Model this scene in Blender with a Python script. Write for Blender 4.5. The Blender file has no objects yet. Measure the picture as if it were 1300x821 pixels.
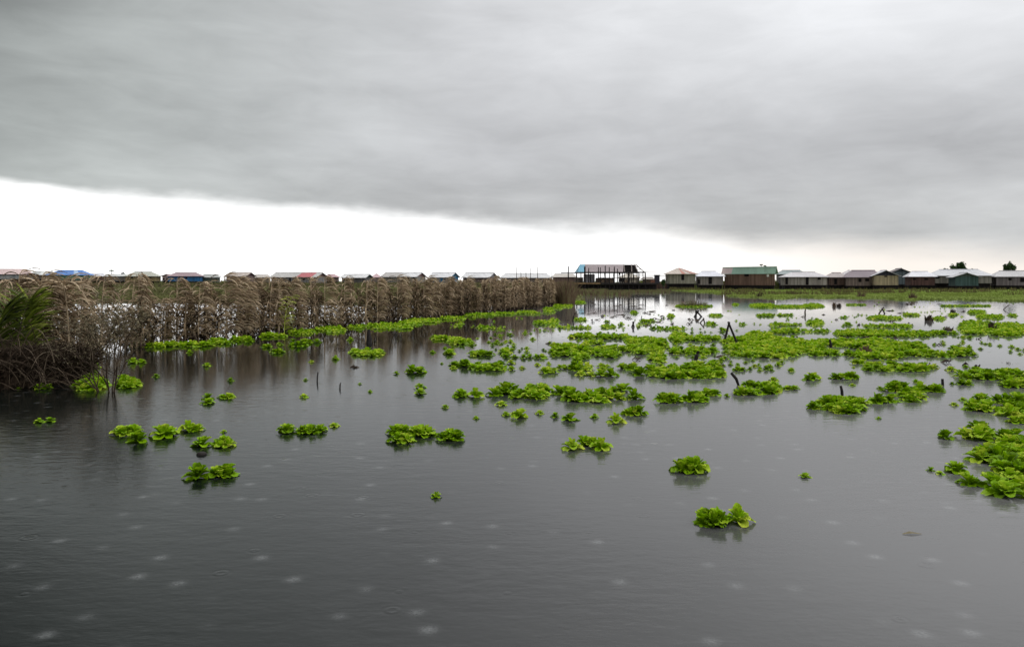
import bpy, math, random
from math import sin, cos, pi, radians, atan, atan2, hypot, sqrt
from mathutils import Vector, Matrix, noise

random.seed(11)
scene = bpy.context.scene
COL = scene.collection

# ------------------------------------------------------------------ camera
CAM_H = 1.7
HZ = 357.0                     # horizon row of the photograph (1300 x 821)
FPX = 1000.0
cam_d = bpy.data.cameras.new("camera")
cam = bpy.data.objects.new("camera", cam_d)
COL.objects.link(cam)
cam.location = (0, 0, CAM_H)
cam.rotation_euler = (radians(90), 0, 0)
cam_d.sensor_width = 36.0
cam_d.lens = 36.0 * FPX / 1300.0
cam_d.shift_y = -(410.5 - HZ) / 1300.0
cam_d.clip_start = 0.05
cam_d.clip_end = 20000
scene.camera = cam

# ------------------------------------------------------------------ view / render
scene.view_settings.view_transform = 'Standard'
scene.view_settings.look = 'None'
scene.view_settings.gamma = 1
scene.view_settings.exposure = 0.0
scene.view_settings.use_curve_mapping = False
scene.render.engine = 'CYCLES'
scene.cycles.use_denoising = True
scene.cycles.max_bounces = 6
scene.cycles.transparent_max_bounces = 6
scene.cycles.caustics_reflective = False
scene.cycles.caustics_refractive = False

# ------------------------------------------------------------------ world: overcast deck over a Nishita sky
SUN_EL, SUN_AZ = radians(52), radians(-20)
world = bpy.data.worlds.new("World")
scene.world = world
world.use_nodes = True
wt = world.node_tree
wt.nodes.clear()


class NT:
    def __init__(s, tree):
        s.t = tree

    def n(s, typ, **kw):
        nd = s.t.nodes.new(typ)
        for k, v in kw.items():
            setattr(nd, k, v)
        return nd

    def link(s, a, b):
        s.t.links.new(a, b)

    def put(s, v, sock):
        if hasattr(v, 'is_output') or hasattr(v, 'links'):
            s.link(v, sock)
        else:
            sock.default_value = v

    def m(s, op, a, b=0.0, c=None, clamp=False):
        nd = s.n('ShaderNodeMath', operation=op, use_clamp=clamp)
        s.put(a, nd.inputs[0]); s.put(b, nd.inputs[1])
        if c is not None:
            s.put(c, nd.inputs[2])
        return nd.outputs[0]

    def ramp(s, v, a, b, lo=0.0, hi=1.0, smooth=True):
        nd = s.n('ShaderNodeMapRange', interpolation_type='SMOOTHSTEP' if smooth else 'LINEAR')
        s.put(v, nd.inputs['Value']); s.put(a, nd.inputs['From Min']); s.put(b, nd.inputs['From Max'])
        s.put(lo, nd.inputs['To Min']); s.put(hi, nd.inputs['To Max'])
        return nd.outputs['Result']

    def mix(s, f, a, b, blend='MIX'):
        nd = s.n('ShaderNodeMix', data_type='RGBA', blend_type=blend)
        s.put(f, nd.inputs[0])
        s.put(a if not isinstance(a, tuple) else (*a[:3], 1), nd.inputs[6])
        s.put(b if not isinstance(b, tuple) else (*b[:3], 1), nd.inputs[7])
        return nd.outputs[2]

    def noise(s, vec, scale, detail=4, rough=0.5, dist=0.0):
        nd = s.n('ShaderNodeTexNoise')
        nd.inputs['Scale'].default_value = scale
        nd.inputs['Detail'].default_value = detail
        nd.inputs['Roughness'].default_value = rough
        nd.inputs['Distortion'].default_value = dist
        if vec is not None:
            s.link(vec, nd.inputs['Vector'])
        return nd.outputs[0]


w = NT(wt)
tc = w.n('ShaderNodeTexCoord')
sep = w.n('ShaderNodeSeparateXYZ')
w.link(tc.outputs['Generated'], sep.inputs[0])
X, Y, Z = sep.outputs
hyp = w.m('SQRT', w.m('ADD', w.m('MULTIPLY', X, X), w.m('MULTIPLY', Y, Y)))
hyp = w.m('MAXIMUM', hyp, 0.02)
el = w.m('DIVIDE', Z, hyp)                         # tan(elevation)
s_az = w.m('DIVIDE', X, hyp)                       # sin(azimuth)
# cloud-base coordinates: the deck is a plane overhead
zden = w.m('ADD', w.m('MAXIMUM', Z, 0.0), 0.12)
cb = w.n('ShaderNodeCombineXYZ')
w.link(w.m('DIVIDE', X, zden), cb.inputs[0])
w.link(w.m('DIVIDE', Y, zden), cb.inputs[1])
cvec = cb.outputs[0]
cb2 = w.n('ShaderNodeCombineXYZ')
w.link(w.m('MULTIPLY', s_az, 3.0), cb2.inputs[0])
w.link(w.m('MULTIPLY', el, 9.0), cb2.inputs[1])
w.link(Y, cb2.inputs[2])
e_n = w.noise(cb2.outputs[0], 1.6, 5, 0.55)
edge = w.m('ADD', w.m('SUBTRACT', 0.071, w.m('MULTIPLY', s_az, 0.070)), w.m('MULTIPLY', w.m('SUBTRACT', e_n, 0.5), 0.050))
soft = w.ramp(s_az, -0.5, 0.35, 0.010, 0.022)
deck = w.ramp(el, w.m('SUBTRACT', edge, soft), w.m('ADD', edge, soft))
n1 = w.noise(cvec, 0.55, 5, 0.55, 0.4)
n2 = w.noise(cb2.outputs[0], 1.1, 4, 0.5, 0.3)
side = w.m('MINIMUM', w.m('MAXIMUM', w.m('MULTIPLY', s_az, 0.45), -0.40), 0.17)
lum = w.m('ADD', 0.525, w.m('MULTIPLY', w.ramp(el, 0.13, 0.33), w.m('ADD', 0.15, side)))
lum = w.m('ADD', lum, w.m('MULTIPLY', w.ramp(el, 0.34, 1.1), w.m('ADD', 0.40, w.m('MULTIPLY', s_az, 1.35))))  # unseen upper sky darkened left, brightened right to steer the water reflections
lum = w.m('ADD', lum, w.m('MULTIPLY', w.ramp(s_az, -0.62, -0.36, -0.24, 0.0), w.ramp(el, 0.10, 0.34)))
lum = w.m('ADD', lum, w.ramp(s_az, 0.05, 0.5, 0.0, 0.05))
lum = w.m('ADD', lum, w.m('MULTIPLY', w.m('SUBTRACT', n1, 0.5), 0.40))
lum = w.m('ADD', lum, w.m('MULTIPLY', w.m('SUBTRACT', n2, 0.5), 0.26))
n3 = w.noise(cb2.outputs[0], 3.2, 6, 0.58, 0.6)
lum = w.m('ADD', lum, w.m('MULTIPLY', w.m('SUBTRACT', n3, 0.5), 0.17))
n4 = w.noise(cvec, 1.7, 5, 0.6, 0.8)
lum = w.m('ADD', lum, w.m('MULTIPLY', w.m('SUBTRACT', n4, 0.5), 0.12))
lum = w.m('MAXIMUM', lum, 0.13)
tint = w.mix(w.ramp(s_az, -0.62, 0.0), (0.955, 1.02, 1.0), (0.985, 1.0, 1.03))
tint = w.mix(w.m('MULTIPLY', w.ramp(el, 0.04, 0.17, 1.0, 0.0), w.ramp(s_az, -0.4, 0.1, 0.3, 0.5)), tint, (0.99, 1.01, 0.99))
vm = w.n('ShaderNodeVectorMath', operation='SCALE')
w.link(tint, vm.inputs[0]); w.link(lum, vm.inputs['Scale'])
gap = w.mix(w.ramp(s_az, 0.05, 0.45), (1.45, 1.45, 1.45), (1.02, 0.95, 0.88))
sky_cloud = w.mix(deck, gap, vm.outputs[0])
nish = w.n('ShaderNodeTexSky', sky_type='NISHITA')
nish.sun_disc = False
nish.sun_elevation = SUN_EL
nish.sun_rotation = SUN_AZ
bg1 = w.n('ShaderNodeBackground'); w.link(nish.outputs[0], bg1.inputs[0]); bg1.inputs[1].default_value = 0.08
bg2 = w.n('ShaderNodeBackground'); w.link(sky_cloud, bg2.inputs[0]); bg2.inputs[1].default_value = 1.0
mx = w.n('ShaderNodeMixShader'); mx.inputs[0].default_value = 0.985
w.link(bg1.outputs[0], mx.inputs[1]); w.link(bg2.outputs[0], mx.inputs[2])
wo = w.n('ShaderNodeOutputWorld'); w.link(mx.outputs[0], wo.inputs[0])

# ------------------------------------------------------------------ sun behind the clouds
sd = bpy.data.lights.new("sun", 'SUN')
sd.energy = 0.9
sd.angle = radians(25)
sd.color = (1.0, 0.97, 0.92)
sun = bpy.data.objects.new("sun", sd)
COL.objects.link(sun)
sdir = Vector((sin(SUN_AZ) * cos(SUN_EL), cos(SUN_AZ) * cos(SUN_EL), sin(SUN_EL)))
sun.rotation_euler = sdir.to_track_quat('Z', 'Y').to_euler()
sun.location = (0, 0, 50)


# ------------------------------------------------------------------ helpers
def gd(py):                    # distance of the water row py of the photo
    return CAM_H * FPX / (py - HZ)


def gp(px, py, z=0.0):         # point on the water seen at px, py
    d = gd(py)
    return Vector(((px - 650) * d / FPX, d, z))


def wx(px, d):
    return (px - 650) * d / FPX


def wz(py, d):
    return CAM_H - (py - HZ) * d / FPX


def tag(o, label=None, cat=None, group=None, kind=None):
    if label: o['label'] = label
    if cat: o['category'] = cat
    if group: o['group'] = group
    if kind: o['kind'] = kind
    return o


def empty(name, loc, rz=0.0, **kw):
    o = bpy.data.objects.new(name, None)
    o.empty_display_size = 0.2
    COL.objects.link(o)
    o.location = loc
    o.rotation_euler = (0, 0, rz)
    return tag(o, **kw)


class MB:
    """collects vertices and faces, then links them as one mesh object"""
    def __init__(s):
        s.v, s.f, s.t = [], [], []

    def add(s, vs, fs, t=0.5):
        b = len(s.v)
        s.v.extend([tuple(p) for p in vs])
        s.f.extend([tuple(b + i for i in q) for q in fs])
        if isinstance(t, (list, tuple)):
            s.t.extend(t)
        else:
            s.t.extend([t] * len(vs))

    def box(s, x0, x1, y0, y1, z0, z1, t=0.5):
        vs = [(x, y, z) for z in (z0, z1) for y in (y0, y1) for x in (x0, x1)]
        s.add(vs, [(0, 2, 3, 1), (4, 5, 7, 6), (0, 1, 5, 4), (2, 6, 7, 3), (0, 4, 6, 2), (1, 3, 7, 5)], t)

    def slab(s, quad, th, t=0.5):
        """a quad (any plane) thickened downwards"""
        q = [Vector(p) for p in quad]
        lo = [p - Vector((0, 0, th)) for p in q]
        n = len(q)
        fs = [tuple(range(n)), tuple(range(2 * n - 1, n - 1, -1))]
        for i in range(n):
            j = (i + 1) % n
            fs.append((i, i + n, j + n, j))
        s.add(q + lo, fs, t)

    def tube(s, pts, radii, n=6, t=0.5, cap=True):
        pts = [Vector(p) for p in pts]
        vs, fs = [], []
        for i, p in enumerate(pts):
            a = pts[max(0, i - 1)]; b = pts[min(len(pts) - 1, i + 1)]
            d = (b - a).normalized()
            u = d.orthogonal().normalized() if abs(d.z) < 0.9 else Vector((1, 0, 0)).cross(d).normalized()
            v = d.cross(u)
            for k in range(n):
                an = 2 * pi * k / n
                vs.append(p + (u * cos(an) + v * sin(an)) * radii[i])
        for i in range(len(pts) - 1):
            for k in range(n):
                k2 = (k + 1) % n
                fs.append((i * n + k, i * n + k2, (i + 1) * n + k2, (i + 1) * n + k))
        if cap:
            fs.append(tuple(range(n - 1, -1, -1)))
            fs.append(tuple((len(pts) - 1) * n + k for k in range(n)))
        s.add(vs, fs, t)

    def ribbon(s, pts, wv, widths, t=0.5):
        vs, fs = [], []
        for p, wd in zip(pts, widths):
            vs.append(p - wv * wd * 0.5); vs.append(p + wv * wd * 0.5)
        for i in range(len(pts) - 1):
            fs.append((2 * i, 2 * i + 1, 2 * i + 3, 2 * i + 2))
        s.add(vs, fs, t)

    def mesh(s, name, mat, smooth=False):
        me = bpy.data.meshes.new(name)
        me.from_pydata(s.v, [], s.f)
        at = me.attributes.new('tint', 'FLOAT', 'POINT')
        at.data.foreach_set('value', s.t)
        me.materials.append(mat)
        if smooth:
            me.polygons.foreach_set('use_smooth', [True] * len(me.polygons))
        me.update()
        return me

    def build(s, name, mat, parent=None, smooth=False, loc=None):
        return link(name, s.mesh(name, mat, smooth), parent, loc)


def link(name, me, parent=None, loc=None, rz=0.0, sc=1.0):
    o = bpy.data.objects.new(name, me)
    COL.objects.link(o)
    if parent: o.parent = parent
    if loc is not None: o.location = loc
    o.rotation_euler = (0, 0, rz)
    o.scale = (sc, sc, sc)
    return o


# ------------------------------------------------------------------ materials
def new_mat(name, rough=0.8, spec=0.3):
    m = bpy.data.materials.new(name)
    m.use_nodes = True
    nt = NT(m.node_tree)
    b = m.node_tree.nodes['Principled BSDF']
    b.inputs['Roughness'].default_value = rough
    b.inputs['Specular IOR Level'].default_value = spec
    return m, nt, b


def mat_tint(name, c0, c1, c2=None, rough=0.7, spec=0.3, trans=0.0, nscale=9.0, nstr=0.25):
    """colour runs c0..c1(..c2) with the 'tint' attribute of every leaf or stick; a little noise on top"""
    m, nt, b = new_mat(name, rough, spec)
    a = nt.n('ShaderNodeAttribute', attribute_name='tint')
    g = nt.n('ShaderNodeNewGeometry')
    cr = nt.n('ShaderNodeValToRGB')
    cr.color_ramp.elements[0].color = (*c0, 1)
    cr.color_ramp.elements[1].color = (*(c2 or c1), 1)
    if c2:
        e = cr.color_ramp.elements.new(0.5); e.color = (*c1, 1)
    nt.link(a.outputs['Fac'], cr.inputs[0])
    tco = nt.n('ShaderNodeTexCoord')
    nz = nt.noise(tco.outputs['Object'], nscale, 3)
    k = nt.ramp(nz, 0.3, 0.7, 1 - nstr, 1 + nstr)
    v = nt.n('ShaderNodeVectorMath', operation='SCALE')
    nt.link(cr.outputs[0], v.inputs[0]); nt.link(k, v.inputs['Scale'])
    nt.link(v.outputs[0], b.inputs['Base Color'])
    if trans:
        tr = nt.n('ShaderNodeBsdfTranslucent')
        nt.link(v.outputs[0], tr.inputs[0])
        ms = nt.n('ShaderNodeMixShader'); ms.inputs[0].default_value = trans
        nt.link(b.outputs[0], ms.inputs[1]); nt.link(tr.outputs[0], ms.inputs[2])
        nt.link(ms.outputs[0], m.node_tree.nodes['Material Output'].inputs[0])
    return m


def mat_panel(name, col, step=0.85, var=0.18, stain=(0.16, 0.10, 0.07), amt=0.35, rough=0.6, axis=0, both=False):
    """sheets or planks: each strip its own shade, stains and streaks running down"""
    m, nt, b = new_mat(name, rough, 0.35)
    tco = nt.n('ShaderNodeTexCoord')
    sp = nt.n('ShaderNodeSeparateXYZ'); nt.link(tco.outputs['Object'], sp.inputs[0])
    u = nt.m('ADD', sp.outputs[0], nt.m('MULTIPLY', sp.outputs[1], 1.0)) if axis == 0 else sp.outputs[2]
    fl = nt.m('FLOOR', nt.m('DIVIDE', u, step))
    wn = nt.n('ShaderNodeTexWhiteNoise', noise_dimensions='1D'); nt.link(fl, wn.inputs['W'])
    k = nt.ramp(wn.outputs['Value'], 0, 1, 1 - var, 1 + var * 0.6, False)
    mp = nt.n('ShaderNodeMapping'); nt.link(tco.outputs['Object'], mp.inputs[0])
    mp.inputs['Scale'].default_value = (1.6, 1.6, 0.35)
    nz = nt.noise(mp.outputs[0], 1.3, 5, 0.65)
    f = nt.m('MULTIPLY', nt.ramp(nz, 0.42, 0.75), amt)
    c = nt.mix(f, col, stain)
    v = nt.n('ShaderNodeVectorMath', operation='SCALE')
    nt.link(c, v.inputs[0]); nt.link(k, v.inputs['Scale'])
    nt.link(v.outputs[0], b.inputs['Base Color'])
    # corrugation / plank joints
    wv = nt.m('SINE', nt.m('MULTIPLY', u, 2 * pi / max(0.12, step * 0.25)))
    bp = nt.n('ShaderNodeBump'); bp.inputs['Distance'].default_value = 0.02; bp.inputs['Strength'].default_value = 0.6
    nt.link(wv, bp.inputs['Height']); nt.link(bp.outputs[0], b.inputs['Normal'])
    return m


def mat_plain(name, col, rough=0.85, nscale=4.0, var=0.3):
    m, nt, b = new_mat(name, rough, 0.25)
    tco = nt.n('ShaderNodeTexCoord')
    nz = nt.noise(tco.outputs['Object'], nscale, 4, 0.6)
    k = nt.ramp(nz, 0.3, 0.7, 1 - var, 1 + var)
    v = nt.n('ShaderNodeVectorMath', operation='SCALE')
    v.inputs[0].default_value = col
    nt.link(k, v.inputs['Scale'])
    nt.link(v.outputs[0], b.inputs['Base Color'])
    return m


M = {}
M['lettuce'] = mat_tint('lettuce_leaf', (0.065, 0.13, 0.001), (0.24, 0.44, 0.001), (0.55, 0.62, 0.06), 0.6, 0.12, 0.25, 22, 0.22)
M['marsh'] = mat_tint('marsh_grass', (0.12, 0.085, 0.05), (0.20, 0.27, 0.05), (0.36, 0.43, 0.13), 0.8, 0.1, 0.25, 0.4, 0.3)
M['olive'] = mat_tint('olive_marsh', (0.10, 0.08, 0.05), (0.17, 0.18, 0.065), (0.30, 0.30, 0.13), 0.85, 0.1, 0.25, 0.4, 0.3)
M['deadfrond'] = mat_tint('dry_frond', (0.065, 0.043, 0.024), (0.28, 0.200, 0.122), (0.60, 0.47, 0.32), 0.8, 0.1, 0.15, 6, 0.3)
M['greenfrond'] = mat_tint('green_frond', (0.012, 0.018, 0.005), (0.14, 0.19, 0.015), (0.62, 0.66, 0.12), 0.5, 0.3, 0.2, 6, 0.25)
M['brush'] = mat_tint('dead_brush', (0.018, 0.012, 0.008), (0.06, 0.042, 0.028), (0.15, 0.115, 0.08), 0.9, 0.1, 0.0, 5, 0.3)
M['reed'] = mat_tint('reddish_reed', (0.08, 0.045, 0.035), (0.19, 0.135, 0.085), (0.17, 0.24, 0.07), 0.85, 0.1, 0.2, 1.0, 0.25)
M['wood'] = mat_plain('weathered_wood', (0.075, 0.058, 0.045), 0.9, 3.0)
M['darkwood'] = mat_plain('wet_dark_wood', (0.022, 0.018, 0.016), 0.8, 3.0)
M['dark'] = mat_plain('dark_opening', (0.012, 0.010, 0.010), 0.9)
M['treeleaf'] = mat_tint('tree_leaf', (0.02, 0.045, 0.012), (0.04, 0.085, 0.02), (0.07, 0.13, 0.03), 0.7, 0.2, 0.15, 1.5, 0.3)
M['twigleaf'] = mat_tint('dry_leaf', (0.05, 0.04, 0.02), (0.12, 0.10, 0.05), (0.24, 0.20, 0.12), 0.7, 0.2, 0.15, 8, 0.3)
M['ochre'] = mat_plain('ochre_boards', (0.26, 0.17, 0.08), 0.8, 2.0)

# water
def make_water_mat():
    m, nt, b = new_mat('murky_water', 0.11, 0.5)
    b.inputs['IOR'].default_value = 1.333
    tco = nt.n('ShaderNodeTexCoord')
    P = tco.outputs['Object']
    # slow noise that bends the painted dark-to-pale border
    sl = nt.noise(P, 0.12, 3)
    # sky reflection contrast painted into the base colour: darker left, paler right
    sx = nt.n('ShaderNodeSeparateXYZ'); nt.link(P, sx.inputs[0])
    reflect_lift = nt.ramp(nt.m('ADD', sx.outputs[0], nt.m('MULTIPLY', nt.m('SUBTRACT', sl, 0.5), 3.0)), -2.0, 4.5)
    c = nt.mix(reflect_lift, (0.004, 0.006, 0.005), (0.115, 0.112, 0.110))
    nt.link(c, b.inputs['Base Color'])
    # small wind ripples, broken into calm and rough patches
    mp = nt.n('ShaderNodeMapping'); nt.link(P, mp.inputs[0]); mp.inputs['Scale'].default_value = (0.8, 1.5, 1)
    r1 = nt.noise(mp.outputs[0], 5.0, 3, 0.55)
    r2 = nt.noise(mp.outputs[0], 17.0, 2, 0.5)
    patch = nt.ramp(nt.noise(P, 0.35, 3), 0.35, 0.7, 0.45, 1.0)
    # open water by the boat is ruffled; among the mats and in the lee of the fence it lies calm
    lee = nt.ramp(sx.outputs[1], 6.0, 24.0, 0.85, 0.14)
    patch = nt.m('MULTIPLY', patch, lee)
    h = nt.m('MULTIPLY', nt.m('ADD', nt.m('MULTIPLY', r1, 0.0070), nt.m('MULTIPLY', r2, 0.0019)), patch)
    nt.link(nt.ramp(sx.outputs[1], 6.0, 24.0, 0.13, 0.035), b.inputs['Roughness'])
    # rings of raindrops, three sizes of cells
    for i, (sc, amp, kk, thr, sd_) in enumerate(((1.9, 0.0007, 120.0, 0.70, 0.0), (2.9, 0.0010, 170.0, 0.50, 7.3))):
        off = nt.n('ShaderNodeMapping'); nt.link(P, off.inputs[0]); off.inputs['Location'].default_value = (sd_, sd_ * 0.7, 0)
        vo = nt.n('ShaderNodeTexVoronoi', voronoi_dimensions='2D', feature='F1')
        vo.inputs['Scale'].default_value = sc
        nt.link(off.outputs[0], vo.inputs['Vector'])
        dist = nt.m('DIVIDE', vo.outputs['Distance'], sc)      # metres
        sc3 = nt.n('ShaderNodeSeparateColor'); nt.link(vo.outputs['Color'], sc3.inputs[0])
        on = nt.m('GREATER_THAN', sc3.outputs[0], thr)
        rad = nt.m('MULTIPLY', sc3.outputs[1], 0.04)
        dd = nt.m('SUBTRACT', dist, rad)
        env = nt.m('POWER', 2.718, nt.m('MULTIPLY', nt.m('MULTIPLY', dd, dd), -1100.0))
        ring = nt.m('MULTIPLY', nt.m('MULTIPLY', nt.m('COSINE', nt.m('MULTIPLY', dd, kk)), env), on)
        if i == 1:                                       # fresh drops leave a short-lived patch of pale bubbles
            d3 = nt.m('POWER', 2.718, nt.m('MULTIPLY', nt.m('MULTIPLY', dist, dist), -620.0))
            fz = nt.ramp(nt.noise(P, 55.0, 3), 0.25, 0.70, 0.25, 1.0)
            foam = nt.m('MULTIPLY', nt.m('MULTIPLY', d3, on), fz)
            foam = nt.m('MULTIPLY', foam, nt.ramp(sc3.outputs[1], 0.0, 1.0, 0.03, 0.27))
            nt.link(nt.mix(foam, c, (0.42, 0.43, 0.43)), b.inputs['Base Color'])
            ring = nt.m('MULTIPLY', ring, 0.0)
        h = nt.m('ADD', h, nt.m('MULTIPLY', ring, amp))
    bp = nt.n('ShaderNodeBump'); bp.inputs['Strength'].default_value = 1.0; bp.inputs['Distance'].default_value = 1.0
    nt.link(h, bp.inputs['Height']); nt.link(bp.outputs[0], b.inputs['Normal'])
    return m


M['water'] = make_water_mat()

# ------------------------------------------------------------------ water sheet to the horizon
mb = MB()
mb.add([(-6000, -800, 0), (6000, -800, 0), (6000, 9000, 0), (-6000, 9000, 0)], [(0, 1, 2, 3)])
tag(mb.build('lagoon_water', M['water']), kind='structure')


# ------------------------------------------------------------------ marsh (ground cover nobody could count)
def tufts(mb, cx, cy, n, h, spread, t0, t1, lean=0.4, wd=0.03):
    for _ in range(n):
        a = random.uniform(0, 2 * pi); r = random.uniform(0, spread)
        x, y = cx + cos(a) * r, cy + sin(a) * r
        hh = h * random.uniform(0.5, 1.1)
        la = random.uniform(0, 2 * pi); l = hh * random.uniform(0, lean)
        ww = wd * random.uniform(0.7, 1.4)
        an = random.uniform(-0.7, 0.7)
        dx, dy = cos(an) * ww, sin(an) * ww
        t = random.uniform(t0, t1)
        mb.add([(x - dx, y - dy, -0.02), (x + dx, y + dy, -0.02), (x + dx * .6 + cos(la) * l * .5, y + sin(la) * l * .5, hh * .6), (x + cos(la) * l, y + sin(la) * l, hh)],
               [(0, 1, 2), (0, 2, 3)], t)


def front_y(px):   # front shore row of the right marsh
    pts = [(845, 368), (900, 372), (935, 377), (990, 379), (1060, 378), (1130, 380), (1200, 381), (1260, 382), (1310, 383)]
    for (a, ya), (b, yb) in zip(pts, pts[1:]):
        if px <= b:
            return ya + (yb - ya) * max(0, (px - a)) / (b - a)
    return pts[-1][1]


def marsh_sheet(name, rows, mat):
    """low floating mat: a thin irregular sheet just above the water; rows = (px, front distance, back distance)"""
    mb = MB()
    n = len(rows)
    vs = []
    for px, d0, d1 in rows:
        for k in range(5):
            d = d0 + (d1 - d0) * k / 4
            vs.append((wx(px, d), d, 0.03 if 0 < k < 4 else -0.01))
    fs = []
    for i in range(n - 1):
        for k in range(4):
            a = i * 5 + k
            fs.append((a, a + 5, a + 6, a + 1))
    mb.add(vs, fs, 0.55)
    return mb


rm = MB()
rows = []
px = 850
while px <= 1330:
    d0 = gd(front_y(px) - 0.8 + 2.6 * noise.noise(Vector((px * 0.03, 0, 0))))
    rows.append((px, d0, 163))
    px += 6
ms = marsh_sheet('marsh', rows, None)
rm.add(ms.v, ms.f, 0.5)
for _ in range(9000):
    px = random.uniform(850, 1325)
    d = 1 / random.uniform(1 / 158, 1 / gd(front_y(px) + 1.6 * noise.noise(Vector((px * 0.03, 0, 0)))))
    if px < 940 and random.random() < 0.55: continue
    x = wx(px, d)
    v = noise.noise(Vector((x * 0.09, d * 0.045, 3)))
    brown = (v > 0.05 and d > 95) or (px > 1190 and d > 118 and v > -.25)
    if brown and random.random() < .5:
        tufts(rm, x, d, 4, 0.62, 0.3, 0.0, 0.2, 0.5, 0.05)
    else:
        tufts(rm, x, d, 4, 0.17, 0.45, 0.42 + v * 0.3, 0.85 + v * .3, 1.2, 0.12)
tag(rm.build('marsh_plants', M['marsh']), label='pale green marsh plants in front of the stilt houses on the right', cat='marsh plants', kind='stuff')

lm = MB()
for _ in range(12000):
    px = random.uniform(-40, 735)
    d = 1 / random.uniform(1 / 215, 1 / 58)
    x = wx(px, d)
    v = noise.noise(Vector((x * 0.03, d * 0.05, 9)))
    # strips of green with open water between them
    strip = noise.noise(Vector((x * 0.012, d * 0.10, 1)))
    if d < 100 and strip < -0.02: continue
    if d < 64 + 6 * noise.noise(Vector((x * 0.05, 0, 0))): continue
    tufts(lm, x, d, 5, 0.28 if d < 110 else 0.6, 0.6, 0.30 + v * 0.35, 0.85 + v * 0.4, 1.0, 0.14)
for _ in range(9000):
    px = random.uniform(-60, 745)
    d = random.uniform(190, 216)
    tufts(lm, wx(px, d), d, 2, 1.45 + .35 * noise.noise(Vector((px * .05, d * .1, 0))), 1.0, 0.0, 0.6, 0.2, 0.16)
tag(lm.build('marsh_plants', M['olive']), label='olive green marsh plants behind the palm frond fence', cat='marsh plants', kind='stuff')

# far bank of reeds below the horizon
fb = MB()
for _ in range(9000):
    d = random.uniform(285, 330)
    px = random.uniform(-60, 1360)
    tufts(fb, wx(px, d), d, 2, 2.0 + 0.9 * noise.noise(Vector((px * .03, 0, 0))), 1.0, 0.1, 0.6, 0.3, 0.25)
for _ in range(5000):
    px = random.uniform(812, 1340)
    d = random.uniform(184, 200)
    tufts(fb, wx(px, d), d, 2, 1.7 + .8 * noise.noise(Vector((px * .05, 2, 0))), 1.0, 0.0, 0.45, 0.3, 0.2)
tag(fb.build('far_reeds', M['marsh']), label='low dull green reed bank on the far horizon', cat='reeds', kind='stuff')

# reeds under and in front of the unfinished platform
ur = MB()
for _ in range(2600):
    px = random.uniform(722, 850)
    d = random.uniform(92, 132) if px < 800 else random.uniform(115, 140)
    if random.random() < (px - 722) / 260: continue
    tufts(ur, wx(px, d), d, 3, 0.62 if px < 770 else 0.42, 0.35, 0.05, 1.0, 0.5, 0.035)
tag(ur.build('reeds', M['reed']), label='sparse reddish and green reeds in front of the unfinished platform', cat='reeds', kind='stuff')


# ------------------------------------------------------------------ houses on stilts
_mats = {}
def rmat(c, amt=0.2, var=0.10):
    k = ('r', c, amt)
    if k not in _mats: _mats[k] = mat_panel('roof_tin', c, 0.85, var, (0.20, 0.13, 0.10), amt, 0.45)
    return _mats[k]


def wmat(c, step=0.28, amt=0.45):
    k = ('w', c, step)
    if k not in _mats: _mats[k] = mat_panel('wall_boards', tuple(v * 1.3 for v in c), step, 0.30, tuple(v * 0.4 for v in c), amt, 0.85)
    return _mats[k]


WHITE = (0.70, 0.70, 0.74); GREYR = (0.42, 0.42, 0.43); BEIGER = (0.48, 0.43, 0.38)
STONE = (0.265, 0.23, 0.19); OLIVE = (0.22, 0.20, 0.14); BROWNW = (0.16, 0.105, 0.075)


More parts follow.
